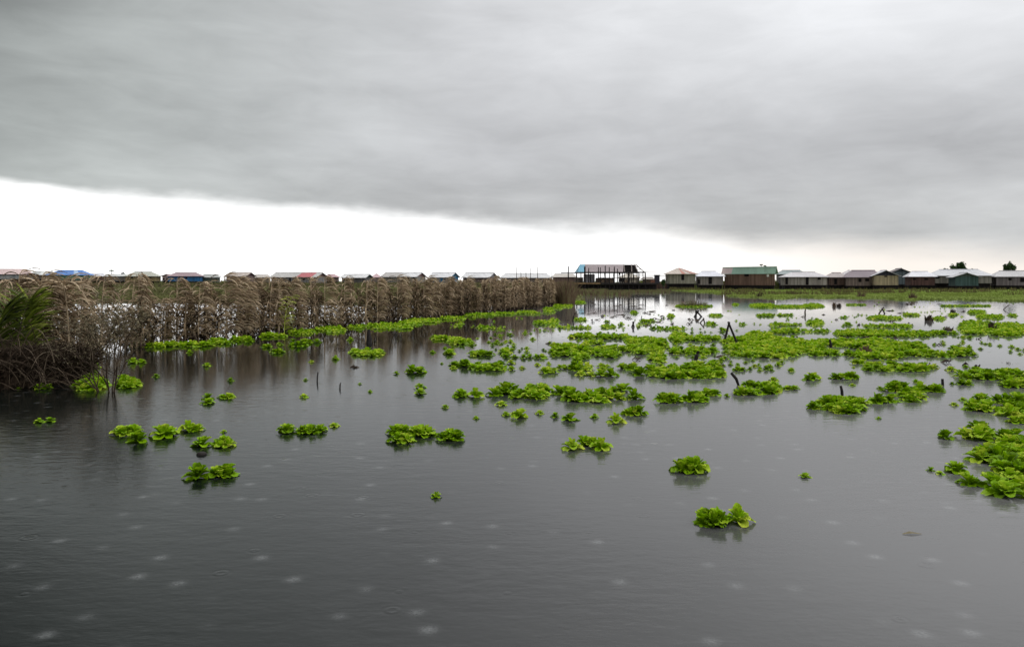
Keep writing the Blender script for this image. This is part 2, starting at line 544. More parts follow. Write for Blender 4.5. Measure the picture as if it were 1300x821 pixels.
def house(label, x0, x1, ry, ey, fy, d, kind='hip', gw=0, roof=WHITE, wall=STONE, gable=None, ridge=0.55, depth=7.0,
          doors=(), windows=(), patches=(), stilts=7, name='stilt_house', roof_amt=0.2, ro=0.5, flip=False, dish=None, ridge_off=0.0):
    """x0..x1 = eaves in photo px, ry/ey/fy = rows of ridge, eaves and floor, d = distance"""
    Wtot = (x1 - x0) * d / FPX
    base = Vector((wx((x0 + x1) / 2, d), d, 0))
    zr, ze, zf = wz(ry, d), wz(ey, d), wz(fy, d)
    az = atan(((x0 + x1) / 2 - 650) / FPX)
    if kind == 'gable' and gw:
        phi = radians(32)
        W = (Wtot - gw * d / FPX) / cos(phi); D = gw * d / FPX / sin(phi)
        yaw = -(phi + az) if not flip else (phi - az)
    elif kind == 'front':
        W, D, yaw = depth, Wtot, -az * 0.6 + pi / 2
    else:
        W, D, yaw = Wtot, depth, -az * 0.6
    root = empty(name, base, yaw, label=label, cat='house')
    if kind != 'front':
        # keep the front wall at distance d
        root.location = base + Matrix.Rotation(yaw, 3, 'Z') @ Vector((0, D / 2, 0))
        if kind == 'gable' and gw:
            root.location = (base.x, d + D / 2, 0)
    else:
        root.location = base + Vector((0, W / 2, 0))
    hw, hd = W / 2, D / 2
    iw, idp = hw - ro, hd - ro
    # walls: one shell
    mb = MB()
    th = 0.12
    for (a0, a1, b0, b1) in ((-iw, iw, -idp, -idp + th), (-iw, iw, idp - th, idp), (-iw, -iw + th, -idp + th, idp - th), (iw - th, iw, -idp + th, idp - th)):
        mb.box(a0, a1, b0, b1, zf, ze + 0.05)
    wl = mb.build('wall', wmat(wall), root)
    if kind in ('gable', 'front'):
        for sx in (-1, 1):
            g = MB()
            xa, xb = sx * iw, sx * (iw - th)
            vs = [(xa, -idp, ze + 0.05), (xa, idp, ze + 0.05), (xa, 0, zr - 0.08), (xb, -idp, ze + 0.05), (xb, idp, ze + 0.05), (xb, 0, zr - 0.08)]
            g.add(vs, [(0, 1, 2), (3, 5, 4), (0, 3, 4, 1), (1, 4, 5, 2), (2, 5, 3, 0)])
            g.build('gable', wmat(gable or wall), root)
    r = MB()
    if kind == 'hip':
        rl = hw * ridge
        a, b, c, e = Vector((-hw, -hd, ze)), Vector((hw, -hd, ze)), Vector((hw, hd, ze)), Vector((-hw, hd, ze))
        p, q = Vector((-rl + ridge_off * hw, 0, zr)), Vector((rl + ridge_off * hw, 0, zr))
        top = [a, b, c, e, p, q]
        n = len(top)
        fs = [(0, 1, 5, 4), (1, 2, 5), (2, 3, 4, 5), (3, 0, 4)]
        low = [v - Vector((0, 0, 0.07)) for v in top]
        fs2 = [tuple(i + n for i in reversed(f)) for f in fs]
        rim = [(i, i + n, (i + 1) % 4 + n, (i + 1) % 4) for i in range(4)]
        r.add(top + low, fs + fs2 + rim)
    else:
        for sgn in (-1, 1):
            q = [(-hw, sgn * hd, ze - 0.05), (hw, sgn * hd, ze - 0.05), (hw, 0, zr), (-hw, 0, zr)]
            if sgn > 0: q = q[::-1]
            r.slab(q, 0.07)
    ro_ = r.build('roof', rmat(roof, roof_amt), root)
    if kind != 'hip' or ridge > .1:
        cp = MB()
        L = hw if kind != 'hip' else hw * ridge
        xo = ridge_off * hw if kind == 'hip' else 0
        cp.tube([(-L + xo, 0, zr + 0.02), (L + xo, 0, zr + 0.02)], [0.09, 0.09], 6)
        cp.build('ridge_cap', rmat(tuple(v * 0.8 for v in roof), roof_amt), ro_)
    # coloured sheets laid on the near slope: (f0, f1 at eaves, colour)
    for (f0, f1, colr) in patches:
        s = MB()
        up = Vector((0, 0, 0.03))
        def on(f, k):   # point of the near slope, k=0 eaves, 1 ridge
            if kind == 'hip':
                e0 = Vector((-hw + 2 * hw * f, -hd, ze)); r0 = Vector((-hw * ridge + 2 * hw * ridge * f + ridge_off * hw, 0, zr))
            else:
                e0 = Vector((-hw + 2 * hw * f, -hd, ze - 0.05)); r0 = Vector((-hw + 2 * hw * f, 0, zr))
            return e0.lerp(r0, k) + up
        s.slab([on(f0, 0.0), on(f1, 0.0), on(f1, 0.97), on(f0, 0.97)], 0.02)
        s.build('roof_sheet', rmat(colr, 0.15), ro_)
    # the side of the house with doors is local -Y ; for 'front' houses the gable side (local -X after the quarter turn)
    def panel(nm, f0, f1, ya, yb, matl, out=0.03, frame=None):
        za, zb = wz(yb, d), wz(ya, d)
        p = MB()
        if kind == 'front':
            u0, u1 = hd - 2 * hd * f0, hd - 2 * hd * f1
            p.box(-iw - out, -iw + 0.01, min(u0, u1), max(u0, u1), za, zb)
        else:
            u0, u1 = -hw + 2 * hw * f0, -hw + 2 * hw * f1
            p.box(u0, u1, -idp - out, -idp + 0.01, za, zb)
        o = p.build(nm, matl, root)
        if frame:
            q = MB(); w_ = 0.07
            c0, c1 = min(u0, u1), max(u0, u1)
            for (a0, a1, z0, z1) in ((c0 - w_, c0, za, zb), (c1, c1 + w_, za, zb), (c0 - w_, c1 + w_, zb, zb + w_)):
                if kind == 'front': q.box(-iw - out - 0.03, -iw, a0, a1, z0, z1)
                else: q.box(a0, a1, -idp - out - 0.03, -idp, z0, z1)
            q.build('frame', M['wood'], o)
        return o
    vis = (x1 - x0) - (gw if kind == 'gable' else 0)
    off = gw if (flip and kind == 'gable') else 0
    fr = lambda px_: (px_ - x0 - off) / vis
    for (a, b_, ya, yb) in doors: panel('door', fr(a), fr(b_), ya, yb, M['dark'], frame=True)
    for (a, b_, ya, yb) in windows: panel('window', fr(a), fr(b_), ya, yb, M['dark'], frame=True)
    # floor, a dark box added for the shade beneath, and stilts
    f = MB(); f.box(-iw - 0.25, iw + 0.25, -idp - 0.35, idp + 0.25, zf - 0.14, zf - 0.003)
    f.build('floor', M['darkwood'], root)
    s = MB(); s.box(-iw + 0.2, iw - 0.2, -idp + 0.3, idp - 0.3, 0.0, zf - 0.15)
    s.build('underfloor_shade_fill', M['darkwood'], root)
    for i in range(stilts):
        x = -iw + 2 * iw * i / (stilts - 1)
        for y in ((-idp - 0.22,) if kind != 'front' else (-idp, idp)):
            t = MB(); jx = random.uniform(-.08, .08)
            t.tube([(x + jx, y, -0.6), (x, y, zf - 0.14)], [0.07, 0.06], 6)
            t.build('stilt', M['darkwood'], root)
    if kind == 'front':
        for i in range(5):
            y = -idp + 2 * idp * i / 4
            t = MB(); t.tube([(-iw - 0.15, y, -0.6), (-iw - 0.15, y, zf - 0.14)], [0.07, 0.06], 6)
            t.build('stilt', M['darkwood'], root)
    if dish:
        px_, py_ = dish
        t = MB()
        u = -hw + 2 * hw * fr(px_); z = wz(py_, d)
        pts = []
        n = 12
        vs = [(u, -idp - 0.22, z)] + [(u + 0.3 * cos(2 * pi * i / n), -idp - 0.34, z + 0.3 * sin(2 * pi * i / n)) for i in range(n)]
        fs = [(0, 1 + i, 1 + (i + 1) % n) for i in range(n)]
        t.add(vs, fs)
        t.tube([(u, -idp, z - .1), (u, -idp - 0.22, z)], [0.03, 0.03], 5)
        t.build('dish', mat_plain('dish_white', (0.75, 0.74, 0.70), 0.5), root)
    return root


DL, DR = 230, 168
# ---- left row, seen over the fence
house('pale pink hipped roof house at the left edge of the village', -24, 33, 341.5, 348, 354, DL, 'hip', roof=(0.62, 0.46, 0.44), wall=(0.30, 0.31, 0.30), ridge=0.75, ridge_off=.05)
house('small grey and white roofed house between pink and blue roofed houses', 36, 66, 344.3, 349, 354, DL + 12, 'hip', roof=(0.50, 0.52, 0.50), wall=(0.15, 0.13, 0.11), patches=[(.45, .95, (0.75, 0.76, 0.74))], ridge=.7)
house('house with bright blue hipped roof and green walls', 61, 112, 343, 349, 355, DL - 4, 'hip', roof=(0.05, 0.20, 0.55), wall=(0.10, 0.24, 0.17), ridge=0.55, patches=[(.62, .76, (0.35, 0.50, 0.70))])
house('low white roofed brown shack right of the blue hipped roof', 109, 131, 347.5, 350.6, 356, DL + 5, 'hip', roof=WHITE, wall=(0.20, 0.12, 0.09), ridge=.7)
house('low white roofed grey shack left of the olive walled house', 128, 160, 348.0, 350.6, 356, DL + 8, 'hip', roof=(0.62, 0.64, 0.62), wall=(0.20, 0.18, 0.15), ridge=.75)
house('olive walled house with pale beige hipped roof', 158, 200, 345, 350.6, 357, DL, 'hip', roof=(0.40, 0.41, 0.34), wall=(0.24, 0.19, 0.09), ridge=0.5, windows=[(167, 169, 351.6, 353.4), (186, 190, 351.8, 353.4)])
house('tiny weathered pink shack beside the blue walled house', 200, 213, 348, 350.2, 356, DL + 6, 'front', roof=(0.40, 0.28, 0.26), wall=(0.33, 0.25, 0.22), windows=[(202.5, 204.5, 353.6, 355.2), (207, 209, 353.6, 355.2)])
house('blue walled house with mauve hipped roof', 212, 255, 346, 350.5, 357, DL, 'hip', roof=(0.30, 0.20, 0.22), wall=(0.03, 0.13, 0.28), ridge=0.6, windows=[(226, 228, 352, 354), (235, 237, 352, 354)])
house('small green house with grey roof right of the mauve roof', 252, 277, 348.2, 352, 358, DL + 6, 'hip', roof=(0.36, 0.38, 0.36), wall=(0.08, 0.11, 0.09), ridge=.6)
house('brown house with beige gabled roof and slim dark door', 281, 321, 345.8, 350.6, 358, DL, 'gable', 14, roof=(0.50, 0.43, 0.38), wall=(0.19, 0.14, 0.12), gable=(0.12, 0.07, 0.08), doors=[(293.5, 295, 352, 356.5)])
house('low beige roof between the brown house and the red patched roof', 319, 342, 348.8, 352, 358, DL + 10, 'hip', roof=(0.50, 0.45, 0.40), wall=(0.20, 0.17, 0.13), ridge=.7)
house('long grey house whose gabled roof has one red section', 338, 413, 346, 351.6, 359, DL - 6, 'gable', 16, roof=(0.46, 0.45, 0.43), wall=(0.20, 0.19, 0.18), gable=(0.17, 0.11, 0.10), patches=[(.57, .88, (0.45, 0.07, 0.09))], doors=[(362.5, 364, 353, 359)], windows=[(379, 381, 353, 355.5), (389, 391, 353, 356)])
house('small house with faded pink roof right of the red patched roof', 409, 430, 348.2, 351.6, 357, DL + 12, 'hip', roof=(0.50, 0.30, 0.32), wall=(0.18, 0.13, 0.11), ridge=.4)
house('dark walled house with white roof and dark green gable', 429, 473, 348, 352.3, 360, DL - 6, 'gable', 11, roof=(0.72, 0.72, 0.72), wall=(0.13, 0.12, 0.11), gable=(0.04, 0.06, 0.05))
house('tiny pink roofed hut left of the stone coloured long house', 470, 484, 347.6, 352, 358, DL + 12, 'hip', roof=(0.55, 0.36, 0.38), wall=(0.22, 0.18, 0.16), ridge=.2)
house('long stone coloured house with half grey half white roof', 480, 541, 345.8, 351.2, 359.5, DL - 8, 'gable', 14, roof=(0.72, 0.72, 0.73), wall=(0.27, 0.25, 0.22), gable=(0.26, 0.16, 0.15), patches=[(0, .48, (0.42, 0.40, 0.38))], doors=[(514, 516, 352, 356.5)], windows=[(504.5, 506, 352, 353.6), (521, 523, 352, 353.6)])
house('bright blue walled house with white gabled roof', 541, 584, 345.8, 351.8, 360, DL - 10, 'gable', 13, roof=(0.74, 0.74, 0.76), wall=(0.015, 0.15, 0.30), gable=(0.01, 0.15, 0.27))
house('grey house with white gabled roof behind the far fence end', 584, 633, 346, 352, 359, DL - 8, 'gable', 12, roof=(0.74, 0.74, 0.75), wall=(0.15, 0.11, 0.10), gable=(0.24, 0.24, 0.25))
house('low pale roofed house behind the row of tall poles', 634, 702, 347, 352.5, 359, DL + 5, 'hip', roof=(0.66, 0.66, 0.66), wall=(0.17, 0.14, 0.12), ridge=.8)
house('low beige roofed brown house left of the unfinished platform', 700, 733, 347.6, 351.6, 359, DL, 'hip', roof=(0.52, 0.48, 0.43), wall=(0.15, 0.10, 0.08), ridge=.75)

# ---- right row
house('pale bamboo house with hipped roof half rust orange half beige', 845, 886, 339.6, 347.6, 360, DR - 2, 'hip', roof=(0.52, 0.44, 0.37), wall=(0.25, 0.235, 0.18), ridge=0.06, ridge_off=-.1, patches=[(.50, .62, (0.52, 0.20, 0.14)), (.78, .97, (0.48, 0.24, 0.19))], doors=[(865.5, 868.5, 348.8, 355.5)], depth=8)
house('small white roofed house left of the brown green roofed house', 884, 921, 344.2, 350.6, 361.6, DR, 'hip', roof=(0.78, 0.78, 0.84), wall=(0.25, 0.22, 0.19), ridge=0.5, doors=[(900, 903.8, 352, 360.5)], windows=[(886.5, 889, 355, 360.5)], ridge_off=-.05)
house('large brown house with pale green gabled roof and satellite dish', 917, 987, 339.2, 347.2, 362, DR - 3, 'gable', 4, roof=(0.33, 0.50, 0.40), wall=(0.20, 0.125, 0.090), gable=(0.09, 0.04, 0.04), patches=[(0.0, .20, (0.62, 0.50, 0.48))], windows=[(945, 950, 348, 350.8)], dish=(974, 349.8), stilts=9)
house('grey green roofed house showing behind the white roofed bamboo house', 988, 1026, 343, 348, 360, DR + 14, 'hip', roof=(0.28, 0.33, 0.33), wall=(0.13, 0.12, 0.11), ridge=.6)
house('wide bamboo house with white hipped roof and two dark doors', 994, 1052, 345.2, 351.4, 361.8, DR - 2, 'hip', roof=(0.62, 0.59, 0.60), wall=(0.30, 0.27, 0.225), ridge=0.5, doors=[(999, 1001.5, 352, 361), (1023.5, 1026.5, 352, 361.5)], windows=[(1038, 1041, 352.5, 355)], stilts=9)
house('brown house with dull beige roof left of the mauve roofed house', 1051, 1079, 346, 351.8, 361.8, DR, 'hip', roof=(0.42, 0.36, 0.34), wall=(0.13, 0.085, 0.065), ridge=0.4, doors=[(1060, 1063, 354, 361)])
house('small whitish peaked roof behind brown and mauve roofed houses', 1071, 1091, 343, 348, 360, DR + 16, 'hip', roof=(0.58, 0.54, 0.54), wall=(0.12, 0.10, 0.09), ridge=.15)
house('low house with wide dark mauve hipped roof', 1073, 1120, 343, 351.8, 362.6, DR - 3, 'hip', roof=(0.235, 0.185, 0.205), wall=(0.20, 0.155, 0.125), ridge=0.6, ridge_off=.12, doors=[(1091, 1094, 353.6, 358)], windows=[(1099, 1103, 354, 357)])
house('cream house with dark gable facing the water and white roof side', 1114, 1149, 343, 350, 362, DR - 6, 'front', roof=(0.58, 0.57, 0.60), wall=(0.34, 0.28, 0.17), gable=(0.035, 0.035, 0.05), windows=[(1130, 1132.5, 350.3, 351.6)])
house('tall dark grey house with gable behind the cream house', 1138, 1163, 340.6, 345.6, 361, DR + 8, 'front', roof=(0.12, 0.09, 0.09), wall=(0.10, 0.125, 0.13), gable=(0.05, 0.065, 0.07))
house('dark brown house with bright white hipped roof', 1155, 1189, 344.4, 351, 362, DR - 3, 'hip', roof=(0.80, 0.79, 0.83), wall=(0.10, 0.055, 0.045), ridge=0.55, windows=[(1161, 1164, 353.4, 355.4), (1174, 1178, 353.4, 355.4)])
house('long beige house with broad white roof beside the teal gable', 1185, 1258, 341.8, 349.8, 359.5, DR, 'hip', roof=(0.64, 0.64, 0.66), wall=(0.25, 0.235, 0.19), ridge=0.62, windows=[(1192, 1196, 351.4, 353.6)], stilts=9)
house('teal walled house with its gable facing the water', 1219, 1252, 346, 351.5, 362.8, DR - 9, 'front', roof=(0.46, 0.46, 0.47), wall=(0.055, 0.095, 0.090), gable=(0.07, 0.085, 0.08))
house('grey house with white roof at the right edge of the village', 1266, 1322, 343.6, 351, 362.3, DR - 3, 'hip', roof=(0.56, 0.54, 0.54), wall=(0.20, 0.175, 0.165), ridge=0.75, ridge_off=.1, windows=[(1283, 1286, 353, 356), (1296, 1300, 353, 358)])
# ---- middle, behind the platform
house('small beige roofed house seen between the platform poles', 786, 814, 347.6, 352.2, 361, DR + 4, 'hip', roof=(0.46, 0.41, 0.33), wall=(0.31, 0.27, 0.21), ridge=0.35, windows=[(787, 792, 353, 358)])
house('low brown shed right of the unfinished hall', 815, 833, 352, 354.4, 361, DR + 2, 'hip', roof=(0.28, 0.24, 0.20), wall=(0.20, 0.15, 0.10), ridge=.7)

# dark outhouse on a brown base
d = DR
r = empty('outhouse', (wx(834, d), d, 0), 0, label='narrow dark outhouse standing on brown boards beside the unfinished platform', cat='outhouse')
def lbox(x0, x1, ya, yb, yd0, yd1, px0=834):
    mb = MB(); mb.box((x0 - px0) * d / FPX, (x1 - px0) * d / FPX, yd0, yd1, wz(yb, d), wz(ya, d)); return mb
lbox(831.2, 837, 349.6, 360, -.5, .6).build('wall', wmat((0.045, 0.04, 0.055)), r)
lbox(830.6, 837.8, 348.8, 349.6, -.7, .8).build('roof', rmat((0.12, 0.12, 0.15)), r)
lbox(826, 831.1, 355, 360, -.4, .6).build('side_screen', wmat((0.16, 0.07, 0.045)), r)
lbox(818, 846, 360.02, 366.5, -.9, .7).build('base', wmat((0.09, 0.05, 0.035)), r)
for px_ in (819, 824, 830, 836, 841, 845):
    t = MB(); t.tube([((px_ - 834) * d / FPX, -1.0, -.5), ((px_ - 834) * d / FPX, -1.0, wz(360, d))], [.06, .05], 5); t.build('stilt', M['wood'], r)

# unfinished hall: tin roof, blue at the left hip, open rafters at the right
d = 142
r = empty('unfinished_hall', (wx(776, d), d, 0), 0, label='unfinished stilt hall with mauve tin roof, blue left end and bare rafters on the right', cat='building')
def L(px_, y_, py_): return Vector(((px_ - 776) * d / FPX, y_, wz(py_, d)))
D0, D1, RY = 0.0, 7.0, 3.5
mb = MB(); mb.slab([L(742, D0, 345), L(791, D0, 345), L(795, RY, 335.2), L(745, RY, 335)], .06); roof = mb.build('roof', rmat((0.27, 0.215, 0.22), .3), r)
mb = MB(); mb.slab([L(734, D1, 345), L(817, D1, 345), L(811, RY, 335.6), L(738.5, RY, 335)][::-1], .06); mb.build('rear_slope', rmat((0.045, 0.035, 0.045)), roof)  # near-black tin puts the shade of the roof underside into the colour
mb = MB(); mb.slab([L(733.5, D0, 345.2), L(741.9, D0, 345.2), L(744.9, RY, 335), L(738.5, RY, 335)], .06)
mb.slab([L(733.5, D1, 345.2), L(733.5, D0, 345.25), L(738.5, RY, 335)], .06); mb.build('blue_sheets', rmat((0.11, 0.36, 0.50), .1), roof)
for (a, b) in ((793, 795.5), (802, 805.5), (810, 809.5), (817.5, 811.5)):
    t = MB(); t.tube([L(a, D0, 345), L(b, RY, 335.6)], [.09, .09], 5); t.build('rafter', mat_plain('pale_rafter', (0.20, 0.17, 0.15)), r)
for k in (0.35, 0.7):
    t = MB(); p0, p1 = L(791, D0, 345).lerp(L(795, RY, 335.2), k), L(817.5, D0, 345).lerp(L(811.5, RY, 335.6), k)
    t.tube([p0, p1], [.05, .05], 5); t.build('purlin', M['darkwood'], r)
t = MB(); t.tube([L(733, D0, 345.9), L(819, D0, 345.9)], [.10, .10], 6); t.build('eaves_beam', M['darkwood'], r)
t = MB(); t.tube([L(733, D1, 345.9), L(819, D1, 345.9)], [.10, .10], 6); t.build('eaves_beam', M['darkwood'], r)
for px_ in (736.6, 747, 792.4, 797.2, 809, 816.5):
    for yy in (D0 + .05, D1 - .05):
        t = MB(); t.tube([L(px_, yy, 372), L(px_ + random.uniform(-.3, .3), yy, 346.2)], [.09, .075], 6); t.build('post', M['darkwood'], r)
mb = MB(); mb.box(L(729, 0, 0).x, L(820, 0, 0).x, D0 - .3, D1 + .2, wz(361.2, d), wz(359.6, d)); mb.build('platform', M['darkwood'], r)
mb = MB(); mb.box(L(745, 0, 0).x, L(760, 0, 0).x, D1 - .5, D1 - .35, wz(359.5, d), wz(347.5, d)); mb.build('wall_panel', wmat((0.55, 0.52, 0.56)), r)
mb = MB(); mb.box(L(761, 0, 0).x, L(786, 0, 0).x, D1 - .5, D1 - .35, wz(359.5, d), wz(352.5, d)); mb.build('wall_panel', wmat((0.20, 0.15, 0.12)), r)

mb = MB(); mb.box(L(733, 0, 0).x, L(744.5, 0, 0).x, D1 - .5, D1 - .35, wz(359.5, d), wz(351.8, d)); mb.build('wall_panel', wmat((0.24, 0.19, 0.15)), r)
for (a, b, ya, yb) in ((765, 769, 355, 359.4), (775, 780, 356, 359.4), (795, 799, 355.4, 359.4)):
    mb = MB(); mb.box(L(a, 0, 0).x, L(b, 0, 0).x, 2.0, 2.8, wz(yb, d), wz(ya, d)); mb.build('board_stack', wmat((0.17, 0.12, 0.08)), r)
for px_ in (741, 751.5, 756, 771, 783, 788.5, 802, 806.5):
    t = MB(); jj = random.uniform(-.35, .35); t.tube([L(px_, 3.4, 361), L(px_, 3.4, 352) + Vector((jj, 0, 0)), L(px_, 3.4, 345.5) + Vector((jj * .4, 0, 0))], [.08, .07, .06], 5); t.build('post', M['darkwood'], r)

# the frame of bare poles in front
d = 134
r = empty('scaffold', (wx(776, d), d, 0), 0, label='open frame of dark bare poles and beams on a low platform before the hall', cat='scaffold')
for (px_, yt, rad) in ((721.4, 338, .10), (742.6, 338.2, .15), (759.5, 339, .08), (762.6, 339.5, .07), (768.6, 337.2, .09), (773.8, 339, .08), (779.6, 338.6, .10), (732, 346, .06), (753, 346, .06), (787, 346, .06), (804, 346, .06), (819.5, 345, .10), (747, 340, .08), (784, 341, .08), (798, 346, .09), (811, 346, .09), (790, 347, .08)):
    t = MB(); j = random.uniform(-.4, .4)
    rad *= 1.3
    t.tube([L(px_, 0, 373), L(px_ + j * .5, 0, 357), L(px_ + j, 0, yt)], [rad, rad * .9, rad * .75], 6, .5); t.build('pole', M['darkwood'], r)
for (a, ya, b, yb, rd) in ((712, 346.2, 819, 345.4, .08), (815, 345.2, 833, 345.7, .045), (729, 358.6, 836, 359.3, .06), (760, 352.6, 812, 352.8, .05), (804, 348.9, 846, 350.2, .04)):
    t = MB(); t.tube([L(a, -.12, ya), L((a + b) / 2, -.12, (ya + yb) / 2 + .25), L(b, -.12, yb)], [rd] * 3, 6); t.build('beam', M['darkwood'], r)
mb = MB(); mb.box(L(729, 0, 0).x, L(762, 0, 0).x, -.35, 1.2, wz(360.4, d), wz(359.0, d)); mb.build('deck', M['ochre'], r)
mb = MB(); mb.box(L(762.1, 0, 0).x, L(835, 0, 0).x, -.3, 2.2, wz(361.2, d), wz(359.8, d)); mb.build('deck', M['darkwood'], r)
mb = MB(); mb.box(L(730, 0, 0).x, L(834, 0, 0).x, .8, 1.0, 0.15, wz(361.3, d)); mb.build('underfloor_shade_fill', M['darkwood'], r)  # dark sheet added to stand for the shade under the deck
for i in range(26):
    px_ = 730 + i * 4.1 + random.uniform(-1, 1)
    t = MB(); t.tube([L(px_, -.15 + random.uniform(0, .8), 376), L(px_ + random.uniform(-.6, .6), 0.1, 361.2)], [.06, .05], 5); t.build('stilt', M['darkwood'], r)

# row of tall poles standing in the water behind the fence
for (px_, yt, dd) in ((655.3, 339, 60), (661.5, 338.6, 62), (667.8, 338.8, 63), (674, 340.2, 64), (682.5, 338.4, 60), (700.4, 339, 66)):
    t = MB(); x = wx(px_, dd); j = random.uniform(-.05, .05)
    t.tube([(x, dd, -.5), (x + j * .5, dd, 1.2), (x + j, dd, wz(yt, dd))], [.045, .035, .022], 6)
    o = t.build('pole', M['wood'])
    tag(o, 'thin upright bare pole rising behind the far end of the frond fence', 'pole', 'thin poles behind the far fence end')

# ------------------------------------------------------------------ trees
def leaf_cloud(mb, c, rad, n, size, t0=0.1, t1=0.9):
    for _ in range(n):
        v = Vector((random.gauss(0, 1), random.gauss(0, 1), random.gauss(0, 1)))
        v = v.normalized() * (random.random() ** 0.45)
        p = c + Vector((v.x * rad[0], v.y * rad[1], v.z * rad[2]))
        a = Vector((random.uniform(-1, 1), random.uniform(-1, 1), random.uniform(-.5, .5))).normalized()
        b = a.cross(Vector((random.uniform(-1, 1), random.uniform(-1, 1), random.uniform(-1, 1)))).normalized()
        s = size * random.uniform(.5, 1.2)
        mb.add([p - a * s, p + b * s * .5, p + a * s, p - b * s * .5], [(0, 1, 2, 3)], min(1, max(0, random.uniform(t0, t1))))


def tree(label, px_, top, bot, wpx, d, clumps=14, name='tree', kind=0):
    x = wx(px_, d); zt = wz(top, d); zb = wz(bot, d); W = wpx * d / FPX
    r = empty(name, (x, d, 0), 0, label=label, cat='tree')
    zc = (zt + zb) / 2; H = (zt - zb) / 2
    mb = MB(); mb.tube([(0, 0, -.2), (.1, 0, zc * .5), (0, .1, zc)], [.25, .2, .12], 7)
    cl = MB()
    for i in range(clumps):
        a = random.uniform(0, 2 * pi); q = random.random() ** .6
        c = Vector((cos(a) * q * W * .42, sin(a) * q * W * .40, zc + random.uniform(-.6, .6) * H * (1 - .4 * q)))
        leaf_cloud(cl, c, (W * random.uniform(.07, .17), W * .15, H * random.uniform(.2, .42)), 70, .26)
        mb.tube([(0, 0, zc * .72), tuple(c * .6 + Vector((0, 0, zc * .3))), tuple(c)], [.09, .06, .02], 5)
    mb.build('trunk', M['wood'], r)
    cl.build('crown', M['treeleaf'], r)


tree('round dark green tree behind the broad white roof', 1216, 328.5, 352, 20, 205, 34)
tree('small dark green tree left of the round dark tree', 1200.5, 337, 349, 6, 205, 5)
tree('dark green tree behind the grey house at the right edge', 1281, 330, 352, 15, 205, 26)
tree('tiny treetop between the round dark tree and the right edge tree', 1236, 338.5, 348, 5, 205, 4)
tree('dark leafy tree between the teal house and the grey house', 1266, 346.5, 364, 17, 176, 16)
tree('dark shrubby tree beside the outhouse and pale bamboo house', 842, 352, 368, 7, 164, 6)


def palm(label, px_, top, d, wpx):
    x = wx(px_, d); zt = wz(top, d); W = wpx * d / FPX / 2
    r = empty('palm_tree', (x, d, 0), 0, label=label, cat='palm tree')
    mb = MB(); mb.tube([(0, 0, -.2), (.15, 0, zt * .5), (0, 0, zt - .8)], [.18, .14, .1], 6); mb.build('trunk', M['wood'], r)
    c = MB()
    for i in range(17):
        a = 2 * pi * i / 17 + random.uniform(-.2, .2); e = random.uniform(.1, 1.1)
        pts = []
        for k in range(6):
            s = k / 5 * W * 1.2
            pts.append(Vector((cos(a) * s * cos(e), sin(a) * s * cos(e), zt - .8 + s * sin(e) - 0.45 * s * s / W)))
        c.ribbon(pts, Vector((-sin(a), cos(a), .2)).normalized(), [.4, .9, 1.1, 1.0, .7, .2], random.random())
    c.build('crown', M['treeleaf'], r)


palm('hazy small palm tree on the horizon right of the blue hipped roof', 141.5, 341.5, 330, 6)
palm('tiny palm tree on the horizon above the low white roofed grey shack', 156, 344.5, 340, 4)
palm('small palm tree behind the green roof, left of a pair', 966.5, 333.6, 300, 4)
palm('small palm tree behind the green roof, right of a pair', 971, 335, 300, 3.4)

# ------------------------------------------------------------------ palm frond fence
def frond_arrays(mb, base, H, lean, side, n_leaf, L0, t_lo=.15, t_hi=.95, droop=1.0, bothsides=.35, up=.9, rach=.022, wd=.03, bend=.25):
    """dry palm frond stuck upright: rachis bending over at the tip, leaflets arching out and hanging"""
    base = Vector(base)
    side = side.normalized()
    def rp(s):
        return base + Vector((0, 0, 1)) * (H * (s - 0.10 * s ** 4)) + lean * (H * (0.6 * s * s + bend * s ** 4))
    N = 9
    pts = [rp(i / (N - 1)) for i in range(N)]
    mb.tube([pts[0] - Vector((0, 0, .3))] + pts, [rach * 1.1] + [rach * (1 - .75 * i / (N - 1)) for i in range(N)], 5, .8 * t_hi)
    for i in range(n_leaf):
        s = 0.08 + 0.92 * ((i + random.random()) / n_leaf) ** 1.15
        p = rp(s)
        sg = 1 if random.random() > bothsides else -1
        L = L0 * (0.72 + 0.42 * sin(pi * min(1, s * .8 + .12))) * random.uniform(.75, 1.15)
        dirv = (side * sg * random.uniform(.6, 1.0) + Vector((0, 0, 1)) * up * random.uniform(.2, 1.0) + lean * .3 +
                side.cross(Vector((0, 0, 1))) * random.uniform(-.45, .45)).normalized()
        K = 6
        q = p.copy(); pp = [q.copy()]
        v = dirv.copy()
        st = L / (K - 1)
        g = droop * random.uniform(.35, .75)
        for k in range(K - 1):
            v = (v + Vector((0, 0, -1)) * g * (.35 + .25 * k)).normalized()
            q = q + v * st
            if q.z < 0.02: q.z = 0.02
            pp.append(q.copy())
        wv = Vector((random.uniform(-1, 1), random.uniform(-1, 1), random.uniform(-.3, 1))).cross(v).normalized()
        mb.ribbon(pp, wv, [wd * .6, wd, wd, wd * .8, wd * .55, wd * .1], min(1, max(0, random.gauss((t_lo + t_hi) / 2, (t_hi - t_lo) / 3.2))))


FENCE = [(-7, 440 + 24), (60, 453), (165, 441), (300, 427), (400, 417.5), (470, 411), (560, 402), (620, 396), (650, 393), (703, 387)]
fp = [gp(a, b) for a, b in FENCE]
seg = [0.0]
for a, b in zip(fp, fp[1:]): seg.append(seg[-1] + (b - a).length)


def fence_at(s):
    for i in range(len(fp) - 1):
        if s <= seg[i + 1]:
            k = (s - seg[i]) / (seg[i + 1] - seg[i])
            return fp[i].lerp(fp[i + 1], k), (fp[i + 1] - fp[i]).normalized()
    return fp[-1].copy(), (fp[-1] - fp[-2]).normalized()


